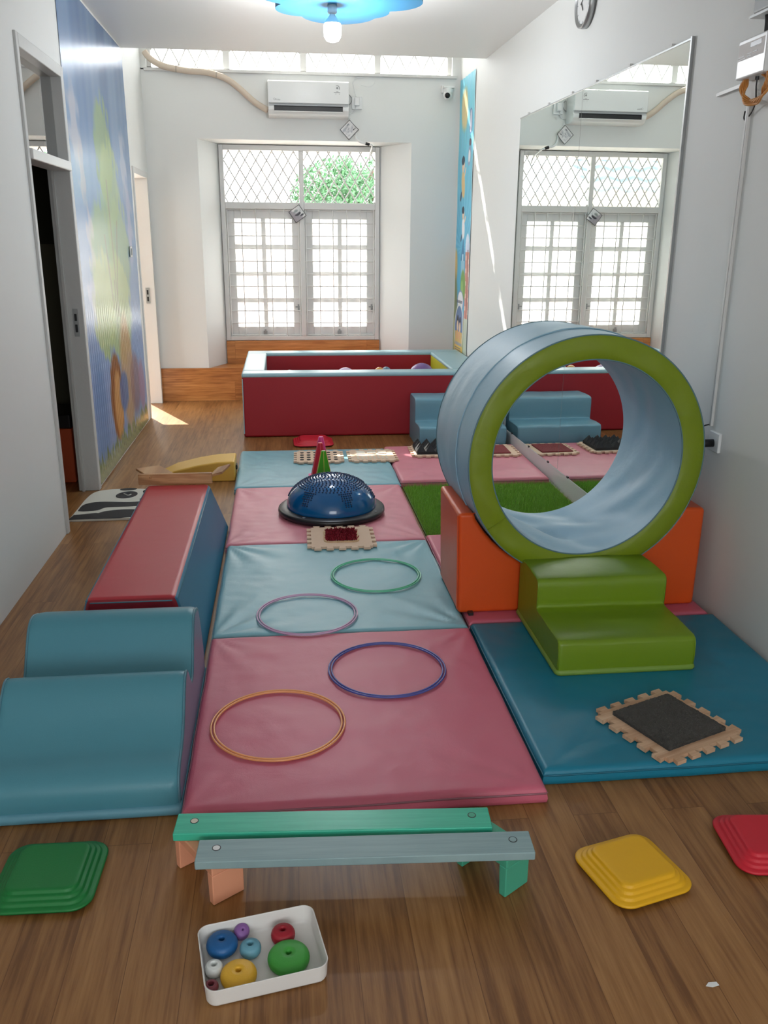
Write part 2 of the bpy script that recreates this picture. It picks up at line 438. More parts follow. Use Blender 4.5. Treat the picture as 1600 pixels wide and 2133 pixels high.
# casements
for ci, (a, b) in enumerate(((FX0+t-.001, MX-.021), (MX+.021, FX1-t+.001))):
    z0, z1 = FZ0+.039, TZ-.029
    g = BM(); s = .078; s2 = .088; y0, y1 = 8.845, 8.885
    box(g, a, a+s, y0, y1, z0, z1); box(g, b-s, b, y0, y1, z0, z1); box(g, a+s, b-s, y0, y1, z0, z0+s2); box(g, a+s, b-s, y0, y1, z1-s2, z1)
    mx_ = (a+b)/2; box(g, mx_-.02, mx_+.02, y0+.005, y1-.005, z0+s2, z1-s2)
    ih = (z1-z0-2*s2)
    for k in range(1, 4):
        zc = z0+s2+ih*k/4
        box(g, a+s, mx_-.02, y0+.005, y1-.005, zc-.019, zc+.019); box(g, mx_+.02, b-s, y0+.005, y1-.005, zc-.019, zc+.019)
    cs = child('casement', g, M_frame, win, bevel=.003, seg=2)
    g = BM(); box(g, a+s, b-s, 8.863, 8.866, z0+s2, z1-s2); child('pane', g, M_frost, cs)
    # rod grille in front
    g = BM(); yg = 8.818
    for k in range(6):
        x = a+.012+(b-a-.024)*k/5; rod(g, (x, yg, z0), (x, yg, z1), .003)
    for k in range(11):
        z = z0+.01+(z1-z0-.02)*k/10; rod(g, (a, yg+.004, z), (b, yg+.004, z), .003)
    child('rod_grille', g, M_frame, win)
    # latch hardware
    g = BM(); xh = b-.03; obox(g, (xh, 8.835, z0+.27), .016, .012, .07); obox(g, (xh-.005, 8.825, z0+.28), .05, .012, .012); cyl(g, (xh+.01, 8.83, z0+.27), (xh+.014, 8.826, z0+.09 if ci == 0 else z0+.22), .0025, 6)
    child('latch', g, M_grey, win)
    g = BM(); obox(g, ((a+b)/2-.01, 8.836, z0+.03), .035, .016, .035); obox(g, ((a+b)/2-.01, 8.828, z0+.05), .018, .012, .03)
    child('bolt', g, M_grey, win)
# ------------------------------------------------------------------ window 2 : clerestory
w2 = struct(bpy.data.objects.new('window_2', None)); COL.objects.link(w2); w2.location = (.2, 8.7, 2.89)
cx0, cx1, cz0, cz1 = -1.12, 1.56, 2.892, 3.58
bm = BM(); fy0, fy1 = 8.56, 8.62
mull = [-.44, .232, .893]
box(bm, cx0, cx1, 8.585, fy1, cz0, cz0+.02); box(bm, cx0, cx1, fy0, fy1, cz1-.04, cz1); box(bm, cx0, cx0+.035, fy0, fy1, cz0+.02, cz1-.04); box(bm, cx1-.035, cx1, fy0, fy1, cz0+.02, cz1-.04)
for m_ in mull: box(bm, m_-.028, m_+.028, fy0, fy1, cz0+.02, cz1-.04)
child('window_frame', bm, M_frame, w2, bevel=.003)
ed = [cx0+.007]+mull+[cx1-.007]
for i in range(4):
    a, b = ed[i]+.028, ed[i+1]-.028; z0, z1 = cz0+.02, cz1-.04; hh = z1-z0
    g = BM(); box(g, a, b, 8.60, 8.603, z0, z1); child('pane', g, M_glass, w2)
    g = BM(); dx = hh/1.9; k = a-dx-.03
    while k < b+.05:
        for sgn in (1, -1):
            x0, x1 = k, k+dx; ta = max(0, (a-x0)/(x1-x0)); tb = min(1, (b-x0)/(x1-x0))
            if tb-ta > .02:
                pa = (x0+(x1-x0)*ta, z0+hh*ta); pb = (x0+(x1-x0)*tb, z0+hh*tb)
                if sgn < 0: pa = (a+b-pa[0], pa[1]); pb = (a+b-pb[0], pb[1])
                rod(g, (pa[0], 8.575+.004*sgn, pa[1]), (pb[0], 8.575+.004*sgn, pb[1]), .0032)
        k += .145
    child('diamond_grille', g, M_frame, w2)

# ------------------------------------------------------------------ door 1 frame (dark side room) and door 2 frame (outside light)
d1 = struct(bpy.data.objects.new('door_1', None)); COL.objects.link(d1); d1.location = (XL-.07, 5.0, 0)
bm = BM(); xo = XL+.012; xi = XL-.113
box(bm, xi, xo, D1b-.045, D1b+.012, 0, D1t+.02); box(bm, xi, xo, D1a-.012, D1a+.03, 0, D1t+.02)
box(bm, xi, xo, D1a+.03, D1b-.045, D1t-.04, D1t+.02)
child('door_frame', bm, M_oldframe, d1, bevel=.005)
bm = BM(); box(bm, xi+.02, xo+.012, D1a+.03, D1b-.04, 1.845, 1.895); child('transom_bar', bm, M_frame, d1, bevel=.008)
bm = BM(); box(bm, XL-.05, XL-.045, D1a+.03, D1b-.045, 1.895, D1t-.04); child('pane', bm, M_tglass, d1)
bm = BM(); box(bm, XL-.09, XL-.075, D1b-.06, D1b-.0455, 0, 1.845); child('door_stop', bm, M_oldframe, d1)
bm = BM(); box(bm, XL-.048, XL-.018, D1b-.049, D1b-.0448, .94, 1.10); sp = child('strike_plate', bm, M_alu, d1)
bm = BM(); box(bm, XL-.04, XL-.026, D1b-.0505, D1b-.0488, .965, 1.01); box(bm, XL-.04, XL-.026, D1b-.0505, D1b-.0488, 1.03, 1.07); child('strike_hole', bm, M_dark, sp)
d2_ = struct(bpy.data.objects.new('door_2', None)); COL.objects.link(d2_); d2_.location = (XL-.07, 8.0, 0)
bm = BM()
box(bm, xi, xo, D2b-.04, D2b+.015, 0, D2t+.04); box(bm, xi, xo, D2a-.0, D2a+.03, 0, D2t+.04); box(bm, xi, xo, D2a+.03, D2b-.04, D2t-.01, D2t+.04)
child('door_frame', bm, M_frame, d2_, bevel=.004)
bm = BM(); box(bm, XL-.07, XL-.035, D2b-.0445, D2b-.0398, .92, 1.06); sp = child('strike_plate', bm, M_alu, d2_)
bm = BM(); box(bm, XL-.06, XL-.045, D2b-.046, D2b-.0444, .94, .98); box(bm, XL-.06, XL-.045, D2b-.046, D2b-.0444, 1.0, 1.04); child('strike_hole', bm, M_dark, sp)
# side room behind door 1
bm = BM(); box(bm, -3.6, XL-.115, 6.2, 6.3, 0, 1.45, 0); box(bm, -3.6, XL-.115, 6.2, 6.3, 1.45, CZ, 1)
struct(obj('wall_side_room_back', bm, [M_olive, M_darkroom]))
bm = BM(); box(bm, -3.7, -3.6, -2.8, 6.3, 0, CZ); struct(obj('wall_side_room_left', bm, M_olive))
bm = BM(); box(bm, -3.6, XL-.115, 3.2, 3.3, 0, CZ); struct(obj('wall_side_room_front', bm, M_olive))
# ------------------------------------------------------------------ outside
def rgrass(name, rgb): return mat(name, rgb, .9, var=.25)
M_yard = mat('pale_concrete', (205, 202, 196), .9, var=.08)
M_roof = mat('grey_roof_tiles', (120, 132, 138), .8, var=.15)
M_cream = mat('cream_render', (226, 210, 192), .9)
M_pink = mat('salmon_gate_paint', (196, 120, 100), .8, var=.1)
M_leaf = mat('tree_leaves', (88, 132, 92), .8, var=.35)
M_bark = mat('tree_bark', (90, 76, 60), .9)
bm = BM(); box(bm, -22, 22, 8.5, 40, -.12, -.02); box(bm, -22, -3.7, -6, 8.5, -.12, -.02)
struct(obj('ground', bm, M_yard))
bm = BM(); box(bm, XL-.14, 1.84, 9.0, 9.012, 0, FZ0-.02); box(bm, XL-.14, FX0-.02, 9.0, 9.012, FZ0-.02, 2.86); box(bm, FX1+.02, 1.84, 9.0, 9.012, FZ0-.02, 2.86); box(bm, FX0-.02, FX1+.02, 9.0, 9.012, 2.33, 2.86)
struct(obj('wall_back_outer_face', bm, M_cream))
# neighbouring house: wall, pierced blocks, ribbed tile roof sloping to the yard
nh = thing('neighbour_house', 'grey tile-roofed house standing across the yard, seen through the window in the mirror', 'house', (-6.5, 17, 0))
bm = BM(); box(bm, -3.5, 3.2, 0, 5, 0, 2.55); obj('wall', bm, M_cream, nh)
bm = BM()
rows = 9; L0, L1 = -4.3, 4.0
for r_ in range(rows):
    y0 = -1.0+r_*.42; z0 = 2.35+r_*.21
    n = 64; top = []
    A = []; B_ = []
    for i in range(n+1):
        x = L0+(L1-L0)*i/n; w_ = .035*math.cos(i*PI/2)
        A.append(bm.verts.new((x, y0, z0+w_+.05))); B_.append(bm.verts.new((x, y0+.45, z0+.225+w_)))
    for i in range(n): bm.faces.new((A[i], A[i+1], B_[i+1], B_[i]))
    C_ = [bm.verts.new((v.co.x, y0, v.co.z-.05)) for v in A]
    for i in range(n): bm.faces.new((C_[i], C_[i+1], A[i+1], A[i]))
obj('roof', bm, M_roof, nh)
bm = BM(); box(bm, -.2, 1.2, -.04, 0, 1.75, 2.3)
obj('vent_blocks', bm, M_roof, nh)
# slab added above the window to block sun; its edge shows as cream strip
bm = BM(); box(bm, -1.2, 1.75, 9.013, 9.55, 2.315, 2.40); struct(obj('ceiling_sun_blocker', bm, M_cream))
# unseen slab added outside door 2 to cut off its floor sun patch
bm = BM(); box(bm, -5.5, XL-.125, 6.4, 9.3, 2.18, 2.28); struct(obj('ceiling_patch_blocker', bm, M_cream))
# boundary wall and gate
bm = BM(); box(bm, -12, 14, 21, 21.2, 0, 1.9); struct(obj('wall_boundary', bm, M_cream))
gt = thing('garden_gate', 'salmon painted gate standing outside the left window casement', 'gate', (-.42, 11.0, 0))
bm = BM()
for i in range(6): box(bm, -.24+i*.075, -.18+i*.075, -.02, .02, .08, 1.5)
obj('gate_boards', bm, M_pink, gt)
bm = BM(); box(bm, -.3, -.24, -.03, .03, -.02, 1.6); box(bm, .21, .27, -.03, .03, -.02, 1.6); box(bm, -.24, .21, -.03, -.02, .3, .36); box(bm, -.24, .21, -.03, -.02, 1.2, 1.26)
obj('gate_frame', bm, M_pink, gt)
# tree
tr = thing('leafy_tree', 'leafy green tree standing beyond the right-hand upper window pane', 'tree', (1.1, 15, 0))
bm = BM(); tube(bm, smoothpath([(0, 0, -.05), (.05, 0, .8), (-.03, .05, 1.6), (.05, 0, 2.3)]), .07, 8)
for a in range(5): tube(bm, smoothpath([(.02, 0, 1.5), (.3*math.cos(a*1.3), .3*math.sin(a*1.3), 2.0), (.7*math.cos(a*1.3), .7*math.sin(a*1.3), 2.5)]), .022, 6)
obj('trunk', bm, M_bark, tr, smooth=True)
V = []; F = []
for i in range(11000):
    while True:
        p = Vector((random.uniform(-1, 1), random.uniform(-1, 1), random.uniform(-1, 1)))
        if p.length < 1: break
    c = Vector((p.x*.95, p.y*.8, 2.15+p.z*.62)); 
    if noise.noise(c*2.6) < -.2: continue
    a = Vector((random.gauss(0, 1), random.gauss(0, 1), random.gauss(0, 1))).normalized(); b = a.orthogonal().normalized()
    s = random.uniform(.025, .05); k = len(V); V += [c-a*s, c+b*s*.5, c+a*s, c-b*s*.5]; F.append((k, k+1, k+2, k+3))
me = bpy.data.meshes.new('foliage'); me.from_pydata([tuple(v) for v in V], [], F); me.materials.append(M_leaf)
o = bpy.data.objects.new('foliage', me); COL.objects.link(o); o.parent = tr

# ------------------------------------------------------------------ wall mural (left)
M_print = print_mat('glossy_wall_print', .26)
mur = thing('wall_mural', 'tall glossy blue mural with green trees covering the wall between both doors', 'mural', (XL, 6.46, 0))
mw_, mh_ = 2.08, 2.84
def mural(U, V):
    C = np.zeros((len(U), 3)); t = V/mh_
    lo = np.array([150, 168, 206])/255; hi = np.array([72, 112, 158])/255; mid = np.array([128, 160, 200])/255
    s1 = sm(t, .5, .95)[:, None]; s0 = sm(t, .15, .5)[:, None]
    C[:] = lo*(1-s0)+mid*s0; C[:] = C*(1-s1)+hi*s1
    st = .5+.5*np.sin(U*9+np.sin(U*23)*.6); put(C, st*sm(t, .3, .6)*.25, (190, 210, 232))
    # trees
    rag = .03*np.sin(V*31+U*17)+.02*np.sin(U*53)
    def tree(cx, zb, zt, w, col, a=.85):
        cy = (zb+zt)/2; put(C, ell(U+rag, V+rag, cx, cy, w, (zt-zb)/2, .16), col, a)
    tree(1.02, 1.75, 2.35, .30, (140, 168, 110), .8); tree(1.15, 1.55, 2.1, .34, (168, 190, 118), .7)
    tree(.75, .95, 1.72, .42, (150, 184, 130), .8); tree(1.32, 1.0, 1.75, .42, (166, 194, 140), .75)
    tree(.62, .72, 1.38, .36, (182, 198, 134), .9); tree(1.15, .62, 1.35, .46, (188, 204, 140), .85)
    for x0, x1, z0, z1 in ((1.1, 1.02, .95, 1.85), (.95, .8, 1.0, 1.5), (1.1, 1.3, 1.1, 1.6), (1.0, 1.02, .4, 1.2)):
        tt = np.clip((V-z0)/(z1-z0), 0, 1); d = np.abs(U-(x0+(x1-x0)*tt)); put(C, (1-sm(d, .008, .03))*(V > z0)*(V < z1), (150, 140, 120), .5)
    # pale drifting clouds and blossoms
    for cx, cy, rx, ry, col in ((.18, 2.1, .12, .22, (222, 204, 200)), (.28, 1.85, .07, .16, (214, 188, 180)), (.36, 1.5, .07, .2, (206, 196, 196)), (1.75, 2.0, .1, .22, (206, 204, 214)), (.25, 1.12, .09, .12, (206, 206, 226)), (1.85, 1.6, .1, .3, (196, 192, 214))):
        put(C, ell(U+rag, V, cx, cy, rx, ry, .4), col, .55)
    # warm hollow stump, rocks and shrubs near the ground
    put(C, ell(U, V, 1.25, .52, .25, .42, .2), (206, 160, 112), .8)
    put(C, ell(U, V, .78, .42, .22, .30, .1), (156, 98, 52), .95); put(C, ell(U, V, .82, .36, .14, .24, .15), (222, 168, 108), .9)
    put(C, ell(U, V, 1.05, .42, .17, .14, .2), (104, 124, 176), .8); put(C, ell(U, V, 1.55, .40, .22, .22, .25), (150, 110, 110), .7)
    put(C, ell(U, V, 1.85, .34, .14, .2, .25), (176, 132, 150), .7); put(C, ell(U, V, .22, .35, .2, .4, .3), (120, 148, 190), .7)
    # grass edge
    gh = .13+.03*np.sin(U*70)+.03*np.sin(U*131)
    put(C, 1-sm(V, gh-.02, gh+.01), (108, 122, 74), .9); bl = (np.sin(U*260+V*30) > .55)*(1-sm(V, .1, .19)); put(C, bl*1.0, (168, 176, 112), .7)
    return np.clip(C, 0, 1)
def mural_d(U, V):
    f = 1-sm(V, .55, 1.15); f = f*sm(V, .02, .2)
    return .0045+f*.0055*np.sin(U*2*PI/.062+np.sin(U*7)*1.2)+.0015*np.sin(U*5+V*2)
painted('printed_sheet', mur, mural, frame4(Vector((.0, -(mw_/2)+.01, .012)), (0, 1, 0), (0, 0, 1)), mw_, mh_, 330, 210, M_print, mural_d)
sw = thing('light_switch', 'small white light switch on the blue mural near its far edge', 'switch', (XL+.008, 7.21, 1.39))
bm = BM(); box(bm, 0, .008, -.04, .04, -.04, .04); obj('plate', bm, M_white, sw, bevel=.003); bm = BM(); box(bm, .008, .013, -.018, .018, -.025, .025); obj('rocker', bm, M_grey, sw, bevel=.002)

# ------------------------------------------------------------------ poster on the right wall
M_print2 = print_mat('matte_poster_print', .55)
pos = thing('school_bus_poster', 'tall narrow blue poster with a school bus, hung in the far right corner', 'poster', (XR(8.17)-.004, 8.17, .47))
ph_ = 2.38; pw_ = .60
def poster(U, V):
    # U: 0 at the near (right) edge .. pw at the corner ; V up
    X = pw_-U; C = np.zeros((len(U), 3)); t = sm(V, .8, 2.4)[:, None]
    C[:] = np.array([92, 178, 214])/255*(1-t)+np.array([130, 208, 226])/255*t
    ang = np.arctan2(V-.95, X-.3); put(C, (np.sin(ang*26) > 0)*(V > .9)*.9, (132, 204, 232), .45)
    put(C, ell(U, V, .38, 2.12, .13, .17, .25), (232, 208, 150), .9)
    # balloon
    put(C, ell(X, V, .47, 2.0, .055, .10), (96, 120, 176)); put(C, ell(X, V, .47, 2.0, .022, .09), (224, 226, 236)); put(C, ell(X, V, .47, 1.83, .03, .03), (110, 86, 100)); put(C, ell(X, V, .46, 1.72, .05, .08), (150, 168, 200)); put(C, ell(X, V, .46, 1.72, .03, .05), (236, 236, 240))
    # two generic jumping children
    for cx, cy, sc, body in ((.25, 1.5, 1.0, (226, 196, 140)), (.3, 1.12, .8, (238, 238, 242))):
        put(C, ell(X, V, cx, cy, .07*sc, .12*sc, .1, .3), body); put(C, ell(X, V, cx-.02, cy+.16*sc, .055*sc, .06*sc), (236, 206, 180)); put(C, ell(X, V, cx-.03, cy+.2*sc, .06*sc, .04*sc), (44, 52, 74)); put(C, ell(X, V, cx+.07*sc, cy+.1*sc, .05*sc, .018*sc, .1, .8), (238, 208, 182)); put(C, ell(X, V, cx-.08*sc, cy-.1*sc, .05*sc, .025*sc, .1, .9), (70, 80, 110))
    put(C, ell(X, V, .5, .98, .07, .1), (214, 226, 244)); put(C, ell(X, V, .54, .93, .06, .08), (204, 218, 240))
    # tower with pointed roof
    put(C, rect(X, V, .27, .40, .62, .86), (150, 196, 216)); tri = ((V > .84) & (V < 1.05) & (np.abs(X-.33) < (1.05-V)*.42)); put(C, tri*1.0, (70, 130, 172)); put(C, rect(X, V, .30, .36, .84, .9), (180, 214, 232))
    # brick building at the right
    put(C, rect(X, V, .44, .6, .2, .92), (206, 142, 128)); put(C, rect(X, V, .52, .55, .2, .94), (150, 96, 92))
    for k in range(6): put(C, rect(X, V, .455, .49, .3+k*.11, .34+k*.11), (232, 206, 190)); put(C, rect(X, V, .565, .59, .27+k*.11, .31+k*.11), (236, 214, 200))
    # leaves
    put(C, ell(X, V, .36, .62, .1, .14, .15), (118, 160, 84)); put(C, ell(X, V, .32, .57, .05, .1, .15), (150, 190, 110)); put(C, ell(X, V, .04, .78, .07, .16, .2), (206, 178, 116)); put(C, ell(X, V, .04, .35, .1, .35, .25), (128, 138, 100))
    # ground
    put(C, 1-sm(V, .28, .34), (168, 176, 132)); put(C, rect(X, V, .46, .6, 0, .34), (196, 206, 190))
    # bus: sign housing, windscreen, faces, yellow bonnet, grille
    put(C, ell(X, V, .27, .47, .13, .11), (150, 160, 196)); put(C, ell(X, V, .27, .48, .11, .085), (238, 240, 246))
    put(C, ell(X, V, .25, .22, .19, .24, .03), (232, 232, 228)); put(C, ell(X, V, .25, .23, .165, .205, .03), (110, 134, 176)); put(C, rect(X, V, .1, .4, .04, .2), (226, 194, 122))
    for cx, cy in ((.2, .25), (.3, .24)):
        put(C, ell(X, V, cx, cy+.03, .045, .07), (52, 48, 60)); put(C, ell(X, V, cx, cy, .036, .05), (240, 210, 184)); put(C, ell(X, V, cx, cy-.08, .045, .045), (230, 178, 130))
    put(C, rect(X, V, .12, .39, .07, .1), (170, 172, 176)); put(C, rect(X, V, .08, .42, -.1, .07), (236, 198, 98)); put(C, rect(X, V, .1, .36, -.1, .0), (190, 196, 204))
    for k in range(3): put(C, rect(X, V, .1, .36, .004+k*.02, .012+k*.02), (120, 128, 140))
    put(C, rect(X, V, 0, .012, 0, ph_), (236, 236, 226)); put(C, rect(X, V, .588, .6, 0, ph_), (226, 240, 246))
    return np.clip(C, 0, 1)
an = math.atan(.018)
M4 = frame4(Vector((.0, .30, 0)), (math.sin(an), -math.cos(an), 0), (0, 0, 1))
M4 = frame4(Vector((-.0054, .30, 0)), (.018, -1, 0), (0, 0, 1))
painted('printed_sheet', pos, lambda U, V: poster(pw_-U, V*1.0), frame4(Vector((-.0024-.0054, .30, 0)), (.018, -.99984, 0), (0, 0, 1)), pw_, ph_, 150, 480, M_print2, lambda U, V: .002*np.sin(V*9)+.002*np.sin(U*60)*sm(V, 1.0, 2.0))
M_ink = mat('dark_blue_ink', (48, 56, 88), .5)
text_obj('lettering', 'SCHOOL BUS', .036, frame4(Vector((-.0125, .02, .475)), (.018, -.99984, 0), (0, 0, 1)) , M_ink, pos, .0003, True)

# ------------------------------------------------------------------ mirror panels
for i, (ya, yb, lab) in enumerate(((3.865, 5.168, 'large frameless mirror panel on right wall, the nearer of the pair, with metal side trim'), (5.172, 6.42, 'large frameless mirror panel on right wall, the farther one beside the poster'))):
    mr = thing('wall_mirror', lab, 'mirror', (XR((ya+yb)/2)-.0005, (ya+yb)/2, .12), 0, 'mirror panels on the right wall')
    mr.rotation_euler = (0, 0, math.atan(.018)); hw = (yb-ya)/2; mh = 2.295-.12
    bm = BM(); box(bm, -.0085, -.0005, -hw, hw, 0, mh, 0)
    for f in bm.faces:
        f.material_index = 1 if f.normal.x < -.9 or all(abs(v.co.x+.0085) < 1e-5 for v in f.verts) else 0
    obj('glass', bm, [M_grey, M_mirror], mr)
    if i == 0:
        bm = BM(); box(bm, -.014, 0, -hw-.012, -hw, 0, mh+.012); obj('side_trim', bm, M_alu, mr)
    bm = BM(); box(bm, -.012, 0, -hw, hw, mh, mh+.007); obj('top_trim', bm, M_alu, mr)
    for k in (-.7, 0, .7): bm = BM(); box(bm, -.013, 0, hw*k-.012, hw*k+.012, mh+.007, mh+.02); obj('clip', bm, M_frame, mr)
    for k in (-.7, 0, .7): bm = BM(); box(bm, -.012, -.0087, hw*k-.012, hw*k+.012, -.004, .008); obj('bottom_clip', bm, M_dark, mr)

# ------------------------------------------------------------------ wall clock
ck = thing('wall_clock', 'round silver-rimmed wall clock above the mirror', 'clock', (XR(5.2), 5.2, 2.735))
R90 = Matrix.Rotation(-PI/2, 4, 'Y')
bm = BM(); lathe(bm, [(.105, .0), (.128, 0), (.130, .02), (.127, .038), (.120, .040), (.118, .03), (.105, .03)], 48, closed=True, mat4=R90); obj('rim', bm, M_alu, ck, smooth=True)
bm = BM(); lathe(bm, [(0, .001), (.118, .001), (.118, .0285), (0, .0285)], 48, mat4=R90); obj('dial', bm, M_white, ck)
bm = BM(); obox(bm, (-.031, .02, .01), .001, .06, .006, (-.5, 0, 0)); obox(bm, (-.032, .015, -.02), .001, .05, .008, (.9, 0, 0)); obj('hand', bm, M_dark, ck)
for k in range(12): bm = BM(); a = k*PI/6; obox(bm, (-.0293, .1*math.sin(a), .1*math.cos(a)), .0008, .004, .014, (-a, 0, 0)); obj('hour_mark', bm, M_grey, ck)

# ------------------------------------------------------------------ air conditioner on the back wall
ac = thing('air_conditioner', 'white split air conditioner mounted on the back wall above the window', 'air conditioner', (.267, 8.4995, 2.514))
prof = [(0, 0), (-.12, 0), (-.17, .012), (-.20, .045), (-.205, .075), (-.195, .082), (-.19, .095), (-.205, .10), (-.207, .27), (-.19, .281), (0, .281)]
bm = BM(); prism(bm, [(p, q) for p, q in prof], lambda a, b, t: (t, a, b), -.35, .35); obj('housing', bm, M_white, ac, bevel=.006)
bm = BM(); box(bm, -.349, .349, -.215, -.2, .098, .272); obj('front_panel', bm, mat('glossy_white_plastic', (232, 234, 234), .12), ac, bevel=.008)
bm = BM(); prism(bm, [(-.204, .034), (-.2085, .04), (-.2085, .072), (-.202, .08), (-.195, .06)], lambda a, b, t: (t, a, b), -.30, .295); obj('air_outlet', bm, M_dark, ac)
bm = BM(); box(bm, -.30, .295, -.217, -.209, .030, .037); obj('louver', bm, M_white, ac, bevel=.002)
bm = BM(); box(bm, -.345, .345, -.214, -.205, .0925, .0965); obj('panel_gap', bm, M_grey, ac)
FM = lambda x, y, z: frame4(Vector((x, y, z)), (1, 0, 0), (0, 0, 1))
text_obj('lettering', 'Midea', .019, FM(-.268, -.2156, .124), M_grey, ac)
bm = BM(); lathe(bm, [(.007, 0), (.009, 0), (.009, .0006), (.007, .0006)], 24, closed=True, mat4=Matrix.Translation((-.295, -.2152, .128)) @ Matrix.Rotation(PI/2, 4, 'X')); obj('logo_ring', bm, M_grey, ac)
bm = BM(); lathe(bm, [(0, 0), (.009, 0), (.009, .0006), (0, .0006)], 24, mat4=Matrix.Translation((.247, -.2152, .225)) @ Matrix.Rotation(PI/2, 4, 'X'))
for k in range(10):
    a = -.5+k*.27; obox(bm, (.247+.0185*math.cos(a), -.2155, .225+.0185*math.sin(a)), .0055, .0006, .0065, (0, -a, 0))
obj('dial_sticker', bm, M_grey, ac)
bm = BM()
for k, (x, z, w_) in enumerate(((.247, .197, .02), (.24, .190, .045), (.262, .190, .02), (.235, .178, .006), (.265, .178, .006))): box(bm, x-w_/2, x+w_/2, -.2158, -.2151, z-.002, z+.002)
obj('sticker_print', bm, M_grey, ac)
bm = BM(); box(bm, -.09, -.045, -.2155, -.2151, .168, .1705); box(bm, -.035, .025, -.2155, -.2151, .167, .1705); obj('display_line', bm, M_white, ac)
# wrapped refrigerant pipe
M_wrap = mat('beige_pipe_wrap', (206, 192, 176), .7, bump=.1, bscale=40)
pp_ = thing('air_conditioner_pipe', 'beige wrapped pipe curving from the air conditioner up to the clerestory', 'pipe', (-.6, 8.44, 2.87))
bm = BM(); tube(bm, smoothpath([(x-(-.6), 0, z-2.87) for x, z in ((-.088, 2.57), (-.203, 2.635), (-.323, 2.735), (-.443, 2.815), (-.605, 2.86), (-.768, 2.868), (-.968, 2.90), (-1.075, 2.955), (-1.12, 3.01))], 6), .026, 12); obj('insulation', bm, M_wrap, pp_, smooth=True)
M_tape = mat('pipe_tape', (178, 166, 152), .6)
for x, z in ((-.52, 2.842), (-.86, 2.88)): bm = BM(); tube(bm, [(x+.6-.006, 0, z-2.87+.001), (x+.6+.006, 0, z-2.87)], .0275, 12); obj('tape_band', bm, M_tape, pp_)
# socket + cable right of the unit
sk = thing('wall_socket', 'white wall socket with a plug just right of the air conditioner', 'socket', (.70, 8.4995, 2.655))
bm = BM(); box(bm, -.045, .045, -.03, 0, -.055, .045); obj('back_box', bm, M_white, sk, bevel=.004)
bm = BM(); box(bm, -.022, .022, -.065, -.03, -.03, .04); obj('plug', bm, M_white, sk, bevel=.006)
cb_ = thing('air_conditioner_cable', 'thin white cable rising from the socket to the clerestory ledge', 'cable', (.69, 8.49, 2.7))
bm = BM(); tube(bm, smoothpath([(0, -.03, .0), (-.012, -.005, .07), (-.02, 0, .12), (.01, 0, .157), (.08, 0, .163)], 5), .005, 6); obj('riser', bm, M_white, cb_, smooth=True)
bm = BM(); tube(bm, smoothpath([(.0, -.03, -.08), (-.02, 0, -.12), (-.05, 0, -.135), (-.073, -.01, -.13)], 5), .004, 6); obj('lower_loop', bm, M_white, cb_, smooth=True)
bm = BM(); tube(bm, smoothpath([(-.06, 0, .02), (-.035, 0, -.01), (-.045, 0, -.05), (-.072, 0, -.07)], 5), .004, 6); obj('side_loop', bm, M_grey, cb_, smooth=True)
bm = BM(); tube(bm, smoothpath([(.05, 0, .10), (.12, -.004, .085), (.17, 0, .12), (.15, 0, .16)], 6), .0018, 5); obj('loose_loop', bm, M_white, cb_, smooth=True)
dr = thing('drain_hose', 'white drain hose running from the air conditioner to the window head', 'hose', (.64, 8.48, 2.51))
bm = BM(); tube(bm, smoothpath([(-.01, 0, .01), (.035, 0, -.06), (.052, -.01, -.14), (.085, -.02, -.18), (.14, -.02, -.195)], 6), .011, 8); obj('hose', bm, M_white, dr, smooth=True)
bm = BM(); tube(bm, [(.135, -.02, -.193), (.172, -.02, -.203)], .014, 8); obj('joint', bm, M_dark, dr)
bm = BM(); tube(bm, smoothpath([(.17, -.02, -.203), (.196, -.02, -.21), (.2, .2, -.25), (.2, .29, -.31)], 5), .007, 8); obj('outlet_tube', bm, M_white, dr, smooth=True)

# ------------------------------------------------------------------ hanging printed cards
M_card = print_mat('card_print', .35)
def card(kind):
    def f(U, V):
        s = .122; C = np.full((len(U), 3), .86); rs = np.random.RandomState(3+kind)
        for k in range(26):
            cx, cy = rs.uniform(.02, .1, 2); put(C, ell(U, V, cx, cy, rs.uniform(.004, .014), rs.uniform(.003, .01), .4), (120, 124, 136), .22)
        if kind == 2:
            put(C, 1-sm(U+V*.6, .085, .10), (150, 144, 152), .8); put(C, ell(U, V, .062, .058, .03, .014, .1, -.1)*(V < .062), (36, 32, 42)); put(C, rect(U, V, .03, .09, .062, .066), (60, 56, 66)); put(C, ell(U, V, .09, .03, .02, .008, .3), (60, 60, 70)); put(C, ell(U, V, .06, .09, .02, .012, .4), (120, 132, 128), .7)
        else:
            put(C, ell(U, V, .09, .035, .006, .006), (50, 60, 64)); put(C, rect(U, V, .098, .112, .03, .036), (60, 64, 70)); put(C, ell(U, V, .03, .09, .022, .012, .3), (150, 156, 164), .6); put(C, ell(U, V, .08, .1, .014, .006, .3), (90, 96, 104), .7)
        e = np.minimum(np.minimum(U, s-U), np.minimum(V, s-V)); put(C, 1-sm(e, .0035, .0045), (38, 44, 46)); return C
    return f
c1 = thing('hanging_card', 'curled square printed card with black border hanging below the air conditioner', 'card', (.626, 8.455, 2.43), 0, 'printed cards with black borders')
a = math.radians(44); M4 = frame4(Vector((-.0, 0, -.087)), (math.cos(a), 0, math.sin(a)), (-math.sin(a)*.96, 0, math.cos(a)*.96))
painted('printed_face', c1, card(1), M4, .122, .122, 40, 40, M_card, lambda U, V: .035*np.clip((U-V-.03)/.1, 0, 1)**2)
c2 = thing('hanging_card', 'square printed card with black border hanging on the window mullion', 'card', (.143, 8.785, 1.725), 0, 'printed cards with black borders')
